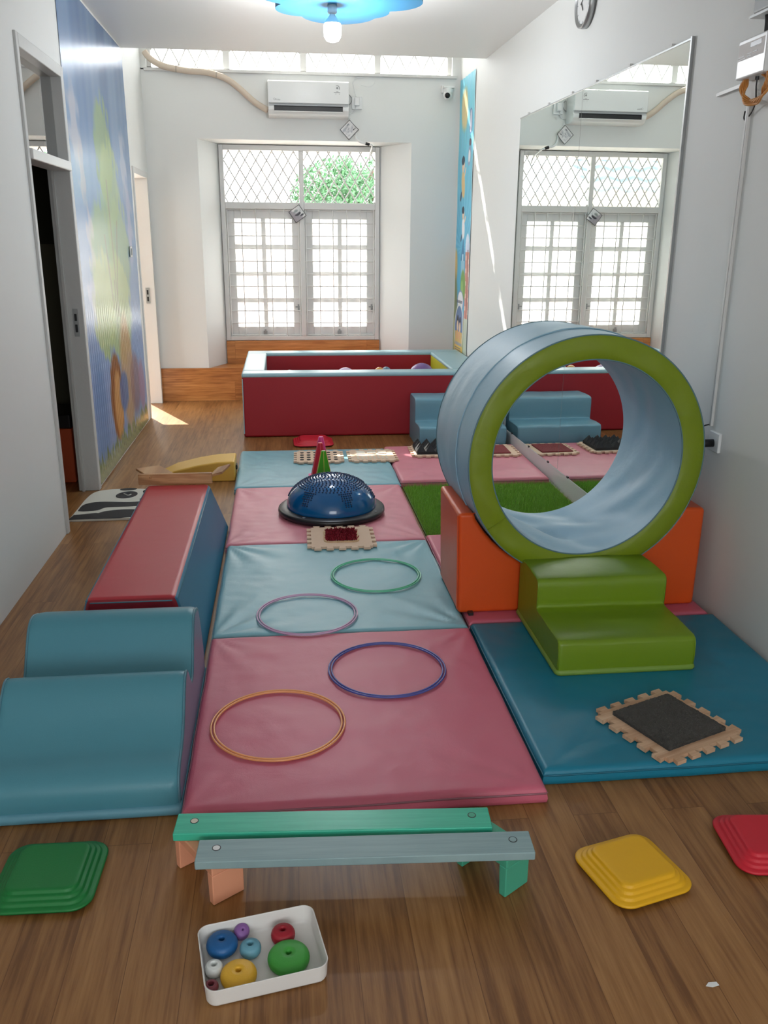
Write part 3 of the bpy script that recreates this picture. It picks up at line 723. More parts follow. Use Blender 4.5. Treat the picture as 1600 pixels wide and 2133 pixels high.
a = math.radians(35); M4 = frame4(Vector((.0, 0, -.09)), (math.cos(a), 0, math.sin(a)), (-math.sin(a), 0, math.cos(a)))
painted('printed_face', c2, card(2), M4, .122, .122, 40, 40, M_card, lambda U, V: .006*np.sin(U*30))
for c_ in (c1, c2):
    for o_ in c_.children:
        d = o_.modifiers.new('thick', 'SOLIDIFY'); d.thickness = .0008

# ------------------------------------------------------------------ security camera
sc = thing('security_camera', 'small white dome security camera near the top right of the back wall', 'camera', (1.515, 8.4995, 2.79))
bm = BM(); box(bm, -.055, -.035, -.05, 0, -.04, .02); obox(bm, (0, -.05, .0), .1, .09, .016); obj('bracket', bm, M_white, sc, bevel=.004)
bm = BM(); lathe(bm, [(0, -.055), (.034, -.05), (.042, -.03), (.043, -.01), (.04, 0), (0, 0)], 24, mat4=Matrix.Translation((.0, -.055, -.005))); obj('body', bm, M_white, sc, smooth=True)
bm = BM(); bmesh.ops.create_uvsphere(bm, u_segments=24, v_segments=16, radius=.04, matrix=Matrix.Translation((-.005, -.06, -.062))); obj('head', bm, M_white, sc, smooth=True)
bm = BM(); lathe(bm, [(0, 0), (.024, 0), (.022, .012), (0, .014)], 20, mat4=Matrix.Translation((-.012, -.092, -.068)) @ Matrix.Rotation(math.radians(105), 4, 'X')); obj('lens', bm, mat('black_lens', (8, 8, 10), .1), sc, smooth=True)

# ------------------------------------------------------------------ ceiling light: blue cloud board with a bulb
cl = thing('ceiling_light', 'blue cloud-shaped ceiling light with a bare glowing bulb', 'ceiling light', (.32, 5.55, CZ))
circ = [(.05, .24, .22), (-.15, .12, .17), (.17, .14, .17), (.30, -.10, .20), (-.18, -.2, .24), (.1, -.3, .24)]
pts = []
for k in range(160):
    th = 2*PI*k/160; dx, dy = math.cos(th), math.sin(th); best = .1
    for cx, cy, r in circ:
        b_ = dx*cx+dy*cy; disc = b_*b_-(cx*cx+cy*cy-r*r)
        if disc > 0: best = max(best, b_+math.sqrt(disc))
    pts.append((best*dx, best*dy))
bm = BM(); prism(bm, pts, lambda a, b, t: (a, b, t), -.115, -.06); obj('cloud_board', bm, mat('sky_blue_board', (40, 118, 160), .5), cl)
bm = BM(); box(bm, -.15, .15, -.02, .02, -.06, 0); box(bm, -.02, .02, -.15, .15, -.06, 0); obj('mount', bm, M_white, cl)
bm = BM(); lathe(bm, [(0, -.115), (.026, -.115), (.028, -.15), (.022, -.158), (0, -.158)], 24); obj('lamp_holder', bm, M_white, cl, smooth=True)
bm = BM(); lathe(bm, [(.013, -.155), (.016, -.165), (.030, -.185), (.046, -.205), (.0465, -.208), (0, -.207)], 32); obj('bulb_collar', bm, M_white, cl, smooth=True)
bm = BM(); lathe(bm, [(.0465, -.209), (.0495, -.215), (.0505, -.25), (.048, -.275), (.036, -.294), (.018, -.302), (0, -.304)], 32); obj('bulb', bm, emit('lit_bulb', (255, 255, 255), 8), cl, smooth=True)
ld = bpy.data.lights.new('bulb_glow', 'POINT'); ld.energy = 20; ld.shadow_soft_size = .05; ld.color = (.97, .98, 1)
lo = bpy.data.objects.new('bulb_glow', ld); COL.objects.link(lo); lo.location = (.32, 5.55, CZ-.37); 

# ------------------------------------------------------------------ electrical things on the right wall
eb = thing('meter_box', 'white electrical box with a printed label and display at the top right edge', 'electrical box', (XR(3.3), 3.27, 2.126))
bm = BM(); box(bm, -.06, 0, -.105, .095, -.065, .065); obj('case', bm, M_white, eb, bevel=.006)
bm = BM(); box(bm, -.0612, -.06, -.07, .005, .03, .045); obj('display', bm, mat('grey_display', (96, 98, 102), .3), eb)
bm = BM()
for y, z, w_ in ((.065, .008, .04), (.06, .0, .05), (.01, .012, .03), (.01, .004, .026), (-.03, .012, .03)): box(bm, -.0612, -.06, y-w_/2, y+w_/2, z-.002, z+.002)
obj('label_print', bm, M_grey, eb)
bm = BM(); box(bm, -.0606, -.0598, -.09, .088, -.004, .05); obj('label', bm, mat('label_paper', (222, 218, 216), .6), eb)
ub = thing('wall_terminal', 'grey plastic terminal unit above the meter box at the frame corner', 'electrical box', (XR(3.2), 3.2, 2.33))
bm = BM(); box(bm, -.06, 0, -.09, .095, -.07, .11); obj('case', bm, M_grey, ub, bevel=.01)
bm = BM(); box(bm, -.064, 0, -.1, .105, -.078, -.07); obj('cover_lip', bm, M_white, ub)
bm = BM(); tube(bm, [(-.03, .04, -.078), (-.03, .035, -.10), (-.03, .033, -.13)], .011, 8); obj('gland', bm, M_dark, ub)
bm = BM(); tube(bm, smoothpath([(-.03, .033, -.12), (-.032, .03, -.16), (-.04, .02, -.20)]), .003, 6); obj('lead', bm, M_white, ub)
wc = thing('coiled_cable', 'orange coiled cable hanging under the meter box', 'cable', (XR(3.28)-.03, 3.27, 2.06))
for k in range(5):
    bm = BM(); rr_ = .062+.006*k
    tube(bm, [(.0+.006*math.sin(5*t_+k)-.002*k, (rr_*1.15)*math.cos(t_)-.004*k, -.03+rr_*.72*math.sin(t_)) for t_ in [2*PI*q/40 for q in range(40)]], .004, 6, closed=True)
    obj('cable_turn', bm, mat('orange_cable', (206, 140, 70), .45) if k == 0 else bpy.data.materials['orange_cable'], wc, smooth=True)
bk = thing('black_lead', 'thin black lead dropping from the meter box into the trunking', 'cable', (XR(3.3)-.02, 3.28, 2.05))
bm = BM(); tube(bm, smoothpath([(-.01, -.02, .02), (-.01, -.02, -.02), (0, -.01, -.07), (.01, .03, -.10), (.012, .07, -.12), (.012, .085, -.112), (.01, .078, -.09)], 6), .0028, 6); obj('lead', bm, M_dark, bk, smooth=True)
bm = BM(); tube(bm, [(-.01, -.02, .0), (-.01, -.02, .022)], .007, 8); obj('boot', bm, M_dark, bk)
st_ = thing('cable_duct', 'short slanted grey duct fixed beside the meter box', 'duct', (XR(3.5), 3.5, 2.05))
bm = BM(); obox(bm, (-.007, .0, .0), .012, .19, .012, (-.03, 0, 0)); obj('duct', bm, M_frame, st_)
tk = thing('cable_trunking', 'long narrow white cable trunking running down the right wall', 'trunking', (XR(3.34), 3.338, .78))
bm = BM(); box(bm, -.012, 0, -.011, .011, 0, 1.205); obj('channel', bm, M_frame, tk, bevel=.002)
bm = BM(); box(bm, -.0128, -.012, -.004, -.001, 0, 1.2); obj('seam', bm, M_grey, tk)
so = thing('wall_socket', 'low white wall socket with a black plug beside the foam ring', 'socket', (XR(3.29), 3.287, .724))
bm = BM(); box(bm, -.014, 0, -.042, .042, -.04, .04); obj('plate', bm, M_white, so, bevel=.004)
bm = BM(); tube(bm, [(-.012, .0, -.005), (-.05, .01, -.008), (-.075, .015, -.012)], .016, 12); obj('plug', bm, M_dark, so, smooth=True)
bm = BM(); tube(bm, smoothpath([(-.07, .015, -.012), (-.075, .04, .01), (-.04, .055, .05), (-.01, .05, .062)]), .003, 6); obj('cord', bm, M_dark, so, smooth=True)

# ------------------------------------------------------------------ gym mats
V_PINK = vinyl('pink_vinyl', (204, 102, 124), .44, .12)
V_PINK2 = vinyl('pale_pink_vinyl', (216, 132, 146), .40, .10)
V_LBLUE = vinyl('light_blue_vinyl', (128, 180, 192), .36, .12)
V_TEAL = vinyl('teal_blue_vinyl', (20, 122, 150), .38, .06)
V_PIPE = vinyl('dusty_piping', (150, 96, 108), .4, 0.0)
V_PIPEB = vinyl('blue_piping', (84, 130, 146), .4, 0.0)
def mat_slab(name, label, cat, x0, x1, y0, y1, h, m, mp, wr=.003, corner=.0, seed=0, rot=0, group=None, wave=(3, 9)):
    cx, cy = (x0+x1)/2, (y0+y1)/2; hx, hy = (x1-x0)/2, (y1-y0)/2
    t = thing(name, label, cat, (cx, cy, 0), rot, group)
    offs = [0, .002, .006, .012, .02, .03, .045]
    def axis(hh):
        inner = list(np.linspace(-hh+.06, hh-.06, int(2*hh/.017)))
        return [-hh+o for o in offs]+inner+[hh-o for o in offs[::-1]]
    xs, ys = axis(hx), axis(hy); r = .018; G = []; bm = BM()
    for j, y in enumerate(ys):
        row = []
        for i, x in enumerate(xs):
            d = min(hx-abs(x), hy-abs(y)); z = h if d >= r else h-r+math.sqrt(max(0, r*r-(r-d)**2))
            f = min(1, d/.06)
            w = noise.noise(Vector((x*wave[0]+seed*7, y*wave[1], seed)))*wr+noise.noise(Vector((x*17, y*20, seed+5)))*wr*.42
            if corner:
                for sx in (-1, 1):
                    for sy in (-1, 1):
                        px, py = hx-sx*x, hy-sy*y; dd = math.hypot(px, py); an_ = math.atan2(py, px)
                        w += corner*math.exp(-dd/.20)*math.sin(an_*13+seed+sx*2+sy)*min(1, dd/.05)
            edge = noise.noise(Vector((x*5+seed, y*5, 3)))*.004*(1-f)
            row.append(bm.verts.new((x+edge, y+edge, z+w*f)))
        G.append(row)
    ny, nx = len(ys), len(xs)
    for j in range(ny-1):
        for i in range(nx-1): bm.faces.new((G[j][i], G[j][i+1], G[j+1][i+1], G[j+1][i]))
    ring = [G[0][i] for i in range(nx)]+[G[j][nx-1] for j in range(1, ny)]+[G[ny-1][i] for i in range(nx-2, -1, -1)]+[G[j][0] for j in range(ny-2, 0, -1)]
    prev = ring
    for zz, ins in ((h*.35, -.003), (.004, -.001), (.0005, .004)):
        cur = []
        for v in ring:
            sx = 1 if v.co.x > 0 else -1; sy = 1 if v.co.y > 0 else -1
            cur.append(bm.verts.new((v.co.x-ins*(sx if abs(abs(v.co.x)-hx) < .01 else 0), v.co.y-ins*(sy if abs(abs(v.co.y)-hy) < .01 else 0), zz)))
        for k in range(len(ring)): bm.faces.new((cur[k], cur[(k+1) % len(ring)], prev[(k+1) % len(ring)], prev[k]))
        prev = cur
    bm.faces.new(prev[::-1])
    path = [v.co.copy()+Vector((0, 0, .0)) for v in ring]
    bmesh.ops.recalc_face_normals(bm, faces=bm.faces[:])
    obj('cover', bm, m, t, smooth=True)
    b2 = BM(); tube(b2, path[::2], .0032, 6, closed=True); obj('piping', b2, mp, t, smooth=True)
    return t
MH = .05
G_ = 'folding floor mats laid edge to edge'
mat_slab('gym_mat', 'pink floor mat nearest the camera under the orange and blue hoops', 'mat', -.305, .692, 2.015, 3.075, MH, V_PINK, V_PIPE, .0035, .003, 1, 0, G_)
mat_slab('gym_mat', 'wrinkled light blue floor mat under the purple and green hoops', 'mat', -.305, .690, 3.082, 4.125, MH, V_LBLUE, V_PIPEB, .004, .008, 2, 0, G_, (4, 6))
mat_slab('gym_mat', 'pale pink floor mat under the blue balance dome', 'mat', -.315, .688, 4.132, 5.17, MH, V_PINK2, V_PIPE, .004, .005, 3, 0, G_, (4, 6))
mat_slab('gym_mat', 'light blue floor mat behind the balance dome, under the cones', 'mat', -.325, .698, 5.177, 6.14, MH, V_LBLUE, V_PIPEB, .003, .003, 4, 0, G_)
mat_slab('gym_mat', 'teal blue floor mat under the green foam steps', 'mat', .705, 1.715, 2.095, 3.11, MH, V_TEAL, vinyl('teal_piping', (16, 100, 124), .4, 0), .0022, .002, 5, 0, G_)
mat_slab('gym_mat', 'pink floor mat under the orange ring cradle', 'mat', .700, 1.70, 3.118, 4.20, MH, V_PINK, V_PIPE, .002, .002, 6, 0, G_)
mat_slab('gym_mat', 'pink floor mat beyond the artificial grass, beside the mirror', 'mat', .708, 1.664, 5.245, 6.20, MH, V_PINK2, V_PIPE, .003, .002, 7, 0, G_)

# ------------------------------------------------------------------ artificial grass
ag = thing('artificial_grass', 'square of green artificial grass between two pink mats by the mirror', 'artificial grass', (1.19, 4.72, 0))
bm = BM(); box(bm, -.475, .475, -.50, .505, .001, .012); obj('backing', bm, mat('turf_backing', (86, 118, 44), .9), ag)
V = []; F = []
rs = np.random.RandomState(5)
for i in range(34000):
    x = rs.uniform(-.47, .47); y = rs.uniform(-.485, .49); a = rs.uniform(0, 2*PI); hgt = rs.uniform(.018, .036); lx, ly = rs.normal(0, .010, 2); w_ = .0016
    k = len(V); V += [(x-w_*math.cos(a), y-w_*math.sin(a), .011), (x+w_*math.cos(a), y+w_*math.sin(a), .011), (x+lx, y+ly, .011+hgt)]; F.append((k, k+1, k+2))
M_blade = mat('grass_blades', (146, 196, 78), .5, var=.3); M_blade.node_tree.nodes['Noise Texture'].inputs['Scale'].default_value = 60
me = bpy.data.meshes.new('grass_pile'); me.from_pydata(V, [], F); me.materials.append(M_blade)
o = bpy.data.objects.new('grass_pile', me); COL.objects.link(o); o.parent = ag; o['kind'] = 'stuff'

# ------------------------------------------------------------------ foam wave block (front left)
V_WAVE = vinyl('blue_vinyl', (78, 140, 156), .40, .05)
V_WSIDE = vinyl('mauve_blue_vinyl', (124, 130, 160), .45, .05)
wv = thing('foam_wave_block', 'light blue two-humped foam wave block at the front left', 'foam block', (-.572, 2.5, 0))
pr = smoothpath([(-.425, .0, .0), (-.436, .0, .05), (-.428, 0, .098), (-.39, 0, .126), (-.32, 0, .142), (-.25, 0, .183), (-.19, 0, .247), (-.145, 0, .275), (-.105, 0, .266), (-.075, 0, .23), (-.03, 0, .185), (.03, 0, .19), (.085, 0, .262), (.135, 0, .322), (.18, 0, .338), (.225, 0, .328), (.275, 0, .30), (.33, 0, .2), (.365, 0, .1), (.375, 0, .0)], 4)
ring = [(p.x, max(0, p.z)) for p in pr]
bm = BM(); rings = []
cyc, czc = -.02, .12
for x, k in ((-.26, .95), (-.255, .975), (-.246, .993), (-.232, 1.0), (.232, 1.0), (.246, .993), (.255, .975), (.26, .95)):
    rings.append([(x, cyc+(a-cyc)*k, max(0.001, b if b < .01 else czc+(b-czc)*k)) for a, b in ring])
loft(bm, rings); 
for f in bm.faces:
    if f.calc_center_median().x > .2575 or (len(f.verts) > 10 and f.calc_center_median().x > 0): f.material_index = 1
obj('body', bm, [V_WAVE, V_WSIDE], wv, smooth=True, wn=True)
for sx in (-1, 1):
    bm = BM(); tube(bm, [(sx*.2555, cyc+(a-cyc)*.975, czc+(b-czc)*.975+.001) for a, b in ring if b > .012], .0035, 6); obj('piping', bm, V_PIPEB, wv, smooth=True)
bm = BM(); box(bm, -.266, .266, -.444, .378, .001, .034); obj('base_skirt', bm, vinyl('blue_skirt', (92, 146, 164), .45, .03), wv, bevel=.014)

# ------------------------------------------------------------------ long foam beam (red top, blue sides)
V_RED = vinyl('red_vinyl', (184, 52, 62), .36, .05); V_DRED = vinyl('deep_red_vinyl', (150, 28, 42), .42, .03)
V_BLUE = vinyl('mid_blue_vinyl', (40, 116, 150), .45, .03)
rb = thing('foam_beam', 'long foam beam with red top and blue sides along the left of the mats', 'foam block', (-.555, 3.72, 0))
yb0, yb1 = -.83, .82
def bx_(k, y, z):  # cross-section width grows to the base
    hw = .155+(.30-z)/.30*.08; return hw*k
bm = BM()
vs = []
for y, yt in ((yb0, .0), (yb1, -.17)):
    for z in (0.002, .30):
        for s in (-1, 1): vs.append(bm.verts.new((s*bx_(1, y, z), y+(yt if z > .1 else 0), z)))
q = lambda a, mi: setattr(bm.faces.new([vs[i] for i in a]), 'material_index', mi)
q((0, 1, 3, 2), 1); q((4, 6, 7, 5), 1); q((2, 3, 7, 6), 0); q((0, 2, 6, 4), 2); q((1, 5, 7, 3), 2); q((0, 4, 5, 1), 2)
bmesh.ops.recalc_face_normals(bm, faces=bm.faces[:])
obj('body', bm, [V_RED, V_DRED, V_BLUE], rb, bevel=.022, seg=4)
bm = BM()
for s in (-1, 1): tube(bm, [(s*.158, yb0+.02, .284), (s*.158, yb1-.185, .284)], .0025, 6)
tube(bm, [(-.14, yb0-.001, .285), (.14, yb0-.001, .285)], .0025, 6)
obj('piping', bm, V_PIPEB, rb, smooth=True)

# ------------------------------------------------------------------ wooden three-sided board on the beam
M_wd = wood('pine_wood', ((158, 110, 70), (192, 144, 98), (216, 176, 130)), plank=(.3, 2), axis='X', rough=.5, planks=False, figure=1.2)
wb = thing('wooden_book_rest', 'three-sided pale wooden frame lying on the far end of the foam beam', 'wooden frame', (-.555, 4.375, .3005))
bm = BM(); box(bm, -.197, .170, -.012, .010, 0, .056); obj('front_board', bm, M_wd, wb, bevel=.003)
bm = BM(); obox(bm, (-.13, .10, .04), .13, .2, .012, (.0, -.0, .5)); 
obj('left_wing', bm, M_wd, wb, bevel=.003)
bm = BM(); obox(bm, (.205, .08, .045), .07, .17, .012, (.0, -.3, -.2)); obj('right_wing', bm, M_wd, wb, bevel=.003)

# ------------------------------------------------------------------ yellow foam wedge
yw = thing('foam_wedge', 'small yellow foam wedge on the floor behind the long foam beam', 'foam block', (-.572, 5.62, 0))
bm = BM(); prism(bm, [(-.27, 0), (-.27, .02), (-.15, .075), (0, .11), (.12, .128), (.235, .132), (.235, 0)], lambda a, b, t: (a, t, b), -.12, .12)
obj('body', bm, vinyl('yellow_vinyl', (228, 180, 78), .45, .05), yw, bevel=.012)
bm = BM(); obox(bm, (.241, .0, .07), .01, .06, .03); obj('zip_tab', bm, M_dark, yw, bevel=.003)

# ------------------------------------------------------------------ panda mat
pm = thing('panda_foam_mat', 'black and white panda-shaped foam mat by the open doorway', 'mat', (-.98, 5.03, 0))
M_foamw = mat('cream_foam', (214, 212, 200), .7); M_foamk = mat('black_foam', (34, 34, 36), .7)
bm = BM()
out = smoothpath([(-.225, -.3, 0), (-.22, -.1, 0), (-.215, .12, 0), (-.19, .25, 0), (-.12, .30, 0), (.0, .31, 0), (.08, .30, 0), (.13, .27, 0), (.2, .15, 0), (.23, -.1, 0), (.24, -.28, 0), (.1, -.295, 0), (-.1, -.3, 0), (-.225, -.3, 0)], 5)[:-1]
prism(bm, [(p.x, p.y) for p in out], lambda a, b, t: (a, b, t), .001, .012)
obj('base', bm, M_foamw, pm)
def blob(cx, cy, rx, ry, ang, mi, bm, z=.0145, n=28):
    c, s = math.cos(ang), math.sin(ang)
    prism(bm, [(cx+rx*math.cos(t_)*c-ry*math.sin(t_)*s, cy+rx*math.cos(t_)*s+ry*math.sin(t_)*c) for t_ in [2*PI*k/n for k in range(n)]], lambda a, b, t: (a, b, t), .0119, z, mi)
bm = BM(); blob(.01, .17, .06, .075, -.3, 0, bm); obj('eye_patch', bm, M_foamk, pm)
bm = BM(); tube(bm, smoothpath([(-.01, .19, .0148), (.02, .15, .0148), (.035, .17, .0148)], 4), .004, 6); obj('eye_mark', bm, M_foamw, pm)
bm = BM(); blob(.155, .24, .06, .055, 0, 0, bm, .0142); blob(.0, .295, .05, .025, .1, 0, bm, .0142); obj('ear', bm, M_foamk, pm)
bm = BM(); prism(bm, [(p.x, p.y) for p in smoothpath([(-.21, -.14, 0), (-.2, -.02, 0), (-.12, .03, 0), (.05, .01, 0), (.17, .03, 0), (.19, -.03, 0), (.08, -.07, 0), (-.06, -.08, 0), (-.1, -.13, 0), (-.17, -.15, 0), (-.21, -.14, 0)], 5)[:-1]], lambda a, b, t: (a, b, t), .0119, .0145); obj('arm_patch', bm, M_foamk, pm)
bm = BM(); blob(.05, -.21, .14, .075, .02, 0, bm); prism(bm, [(-.225, -.3), (-.215, -.22), (-.1, -.19), (.1, -.27), (.05, -.295)], lambda a, b, t: (a, b, t), .0119, .0143); obj('leg_patch', bm, M_foamk, pm)
bm = BM(); prism(bm, [(.1, .07), (.15, .15), (.21, .13), (.225, .06)], lambda a, b, t: (a, b, t), .0119, .0145); obj('snout_patch', bm, M_foamk, pm)
bm = BM(); prism(bm, [(.13, .085), (.155, .13), (.195, .115), (.2, .075)], lambda a, b, t: (a, b, t), .0144, .0152); obj('snout_centre', bm, M_foamw, pm)

# ------------------------------------------------------------------ foam ring barrel, cradle and steps
V_GREEN = vinyl('olive_green_vinyl', (120, 140, 18), .45, .28)
V_SKY = vinyl('sky_blue_vinyl', (150, 188, 208), .42, .18)
V_ORG = vinyl('orange_vinyl', (216, 82, 22), .36, .06)
rg = thing('foam_ring', 'large foam ring with green face and light blue sides standing on the orange cradle', 'foam ring', (1.142, 3.44, .690))
rg.rotation_euler = (0, 0, math.radians(3.0))
RO, RI, DH = .477, .386, .275
n = 144
def rad(a, r, y, seed, amp):
    return r+amp*noise.noise(Vector((math.cos(a)*4.5+seed, math.sin(a)*4.5, y*3)))
def ringmesh(prof):
    bm = BM(); rings = []
    for i in range(n):
        a = 2*PI*i/n; rings.append([bm.verts.new(((rr_ := fn_(a))[0]*math.cos(a), rr_[1], rr_[0]*math.sin(a))) for fn_ in prof])
    for i in range(n):
        A, B_ = rings[i], rings[(i+1) % n]
        for j in range(len(prof)-1): bm.faces.new((A[j], B_[j], B_[j+1], A[j+1]))
    bmesh.ops.recalc_face_normals(bm, faces=bm.faces[:]); return bm
def face_prof(s):
    P = []
    for k in range(11):
        t_ = k/10
        P.append(lambda a, t_=t_: (RI+(RO-RI)*t_, s*(DH+.009*math.sin(PI*t_)**.5+.0035*noise.noise(Vector((math.cos(a)*3, math.sin(a)*3, t_*1.2+s)))*math.sin(PI*t_)*3)))
    return P
o = obj('front_face', ringmesh(face_prof(-1)), V_GREEN, rg, smooth=True)
o = obj('back_face', ringmesh(face_prof(1)), V_GREEN, rg, smooth=True)
P = [lambda a, t_=t_: (RO+.006*math.sin(PI*t_)+.004*noise.noise(Vector((math.cos(a)*2, math.sin(a)*2, t_*5)))*math.sin(PI*t_), -DH+2*DH*t_) for t_ in np.linspace(0, 1, 24)]
bmo = ringmesh(P); obj('outer_band', bmo, V_SKY, rg, smooth=True)
def inner(a, t_):
    f = math.sin(PI*t_); bot = max(0, -math.sin(a))
    w = .010*f*noise.noise(Vector((a*2.2+t_*5, t_*2.0, 1)))*(1+bot*1.2) + bot**2*f*.012*math.sin(a*9+t_*9)
    return (RI-.004*f+w, -DH+2*DH*t_)
P = [lambda a, t_=t_: inner(a, t_) for t_ in np.linspace(0, 1, 30)]
bmi = ringmesh(P); bmesh.ops.reverse_faces(bmi, faces=bmi.faces[:]); obj('inner_lining', bmi, V_SKY, rg, smooth=True)
def circ_path(r, y, k=120, amp=0): return [(r*math.cos(2*PI*i/k), y+amp*math.sin(i*.9)*math.sin(i*.31), r*math.sin(2*PI*i/k)) for i in range(k)]
for nm, r, y in (('front_piping', RO, -DH), ('front_piping', RI, -DH), ('back_piping', RO, DH)):
    bm = BM(); tube(bm, circ_path(r, y), .003, 6, closed=True); obj(nm, bm, vinyl('ring_piping_blue', (92, 126, 136), .45, 0) if 'ring_piping_blue' not in bpy.data.materials else bpy.data.materials['ring_piping_blue'], rg, smooth=True)
bm = BM(); tube(bm, circ_path(RO+.0075, -.10, 160, .004), .0028, 6, closed=True); obj('seam', bm, V_SKY, rg, smooth=True)
for a_ in (-2.55, -.55):
    bm = BM(); tube(bm, [((RI+(RO-RI)*t_)*math.cos(a_), -(DH+.0095*math.sin(PI*t_)**.5), (RI+(RO-RI)*t_)*math.sin(a_)) for t_ in np.linspace(.03, .97, 9)], .0012, 5)
    obj('face_seam', bm, V_GREEN, rg, smooth=True)

cr_ = thing('foam_cradle', 'orange foam cradle with a concave top holding the foam ring', 'foam block', (1.17, 3.42, MH))
pts = [(-.50, 0), (-.51, .425)]
ac_ = []
for k in range(25):
    x = -.42+.84*k/24; ac_.append((x-.02, .64-math.sqrt(max(0, .484**2-x*x))))
pts += [(-.445, .425)]+[p for p in ac_ if p[1] < .415]+[(.41, .425), (.505, .42), (.50, 0)]
bm = BM(); prism(bm, pts, lambda a, b, t: (a, t, b), -.22, .20)
obj('body', bm, V_ORG, cr_, bevel=.016, seg=3)
bm = BM(); tube(bm, [(-.503, -.213, .02), (-.512, -.213, .415), (-.43, -.213, .425)], .0022, 6); obj('piping', bm, V_ORG, cr_)
bm = BM(); obox(bm, (-.45, -.232, .006), .02, .025, .012); obj('zip_pull', bm, M_dark, cr_)

def steps(name, label, cx, yf, w, d1, d2, h1, h2, z0, m, msk, lip):
    t = thing(name, label, 'foam steps', (cx, yf+(d1+d2)/2, z0)); b0 = -(d1+d2)/2
    nx = 28
    prof = [(b0+.004, .002), (b0, .02), (b0-.003, h1*.5), (b0, h1-.018), (b0+.006, h1-.006), (b0+.018, h1)]
    for k in range(1, 8): prof.append((b0+.018+(d1-.03)*k/8, h1+.003*math.sin(PI*k/8)))
    prof += [(b0+d1-.006, h1+.002), (b0+d1, h1+.012)]
    for k in range(1, 6): prof.append((b0+d1-.002, h1+.012+(h2-h1-.03)*k/6))
    prof += [(b0+d1, h2-.016), (b0+d1+.006, h2-.005), (b0+d1+.018, h2)]
    for k in range(1, 8): prof.append((b0+d1+.018+(d2-.036)*k/8, h2+.004*math.sin(PI*k/8)))
    prof += [(-b0-.018, h2), (-b0-.006, h2-.006), (-b0, h2-.018), (-b0, .02), (-b0-.004, .002)]
    xs = [(-w/2, .955), (-w/2+.002, .975), (-w/2+.008, .992), (-w/2+.018, 1)]+[(x, 1) for x in np.linspace(-w/2+.04, w/2-.04, nx)]+[(w/2-.018, 1), (w/2-.008, .992), (w/2-.002, .975), (w/2, .955)]
    bm = BM(); rings = []
    for x, k in xs:
        row = []
        for y, z in prof:
            yy = y*(1-(1-k)*.7); zz = z if z < .03 else z-(1-k)*.4*h2
            ww = noise.noise(Vector((x*5+z0*9, y*8+z*8, h1)))*.004+noise.noise(Vector((x*13, y*5+z*16, h2*4)))*.002
            # crease where tread meets riser
            row.append((x, yy-ww*.5, max(.001, zz+(ww if z > .05 else 0))))
        rings.append(row)
    loft(bm, rings); obj('body', bm, m, t, smooth=True, wn=True)
    for s in (-1, 1):
        bm = BM(); tube(bm, [(s*(w/2-.004), y*.99, (z if z < .03 else z-.008)+.001) for y, z in prof if z > .015], .0022, 6); obj('piping', bm, m, t, smooth=True)
    if lip:
        bm = BM(); loft(bm, [rr(w/2+.004, -b0+.004, .02, .001), rr(w/2+.007, -b0+.007, .02, .008), rr(w/2+.004, -b0+.004, .02, .02), rr(w/2-.004, -b0-.004, .02, .022)]); obj('base_skirt', bm, msk, t, smooth=True)
    return t
V_STEP = vinyl('green_vinyl', (112, 142, 24), .38, .10)
steps('foam_steps', 'green two-step foam stairs on the teal mat in front of the ring', 1.162, 2.645, .50, .285, .255, .128, .245, MH, V_STEP, vinyl('green_skirt', (120, 152, 60), .4, 0), True)
V_STEPB = vinyl('powder_blue_vinyl', (112, 158, 176), .36, .10)
steps('foam_steps', 'blue two-step foam stairs against the ball pit beside the mirror', 1.30, 6.23, .655, .24, .29, .175, .345, 0, V_STEPB, V_STEPB, False)

# ------------------------------------------------------------------ ball pit
bp_ = thing('ball_pit', 'rectangular foam ball pit with dark red walls and light blue rims', 'ball pit', (.645, 7.5, 0))
V_PITR = vinyl('pit_red_vinyl', (160, 24, 38), .48, .04); V_RIM = vinyl('pit_rim_blue_vinyl', (158, 194, 204), .35, .05); V_YEL = vinyl('pit_yellow_vinyl', (196, 196, 50), .45, .03)
def pitwall(nm, x0, x1, y0, y1, m):
    bm = BM(); box(bm, x0, x1, y0, y1, .002, .487); return obj(nm, bm, m, bp_, bevel=.018)
def pitrim(x0, x1, y0, y1):
    bm = BM(); box(bm, x0, x1, y0, y1, .468, .503); return obj('rim', bm, V_RIM, bp_, bevel=.014)
X0, X1, Y0, Y1, T = -.978, .975, -.705, .73, .17
pitwall('front_wall', X0, X1, Y0, Y0+T, V_PITR); pitwall('back_wall', X0, X1, Y1-T, Y1, V_PITR)
pitwall('left_wall', X0+.001, X0+T, Y0+T+.001, Y1-T-.001, V_RIM); pitwall('right_wall', .70, X1-.001, Y0+T+.001, Y1-T-.001, V_YEL)
pitrim(X0-.002, X1+.002, Y0-.003, Y0+T+.002); pitrim(X0-.002, X1+.002, Y1-T-.002, Y1+.003); pitrim(X0-.002, X0+T+.002, Y0+T+.0025, Y1-T-.0025); pitrim(.698, X1+.002, Y0+T+.0025, Y1-T-.0025)
bm = BM(); box(bm, X0+T+.002, .697, Y0+T+.002, Y1-T-.002, .002, .05); obj('pit_floor', bm, V_PITR, bp_)
bm = BM(); tube(bm, [(X0+.004, Y0+.004, .03), (X0+.004, Y0+.004, .46)], .004, 6); obj('corner_piping', bm, V_RIM, bp_)
def ball(label, x, y, z, r, rgb, name='play_ball'):
    o = None
    bm = BM(); bmesh.ops.create_uvsphere(bm, u_segments=28, v_segments=18, radius=r)
    o = obj(name, bm, mat('ball_%d_%d_%d' % rgb, rgb, .25), None, smooth=True, loc=(x, y, z)); tag(o, label, 'ball', 'balls in the pit'); return o
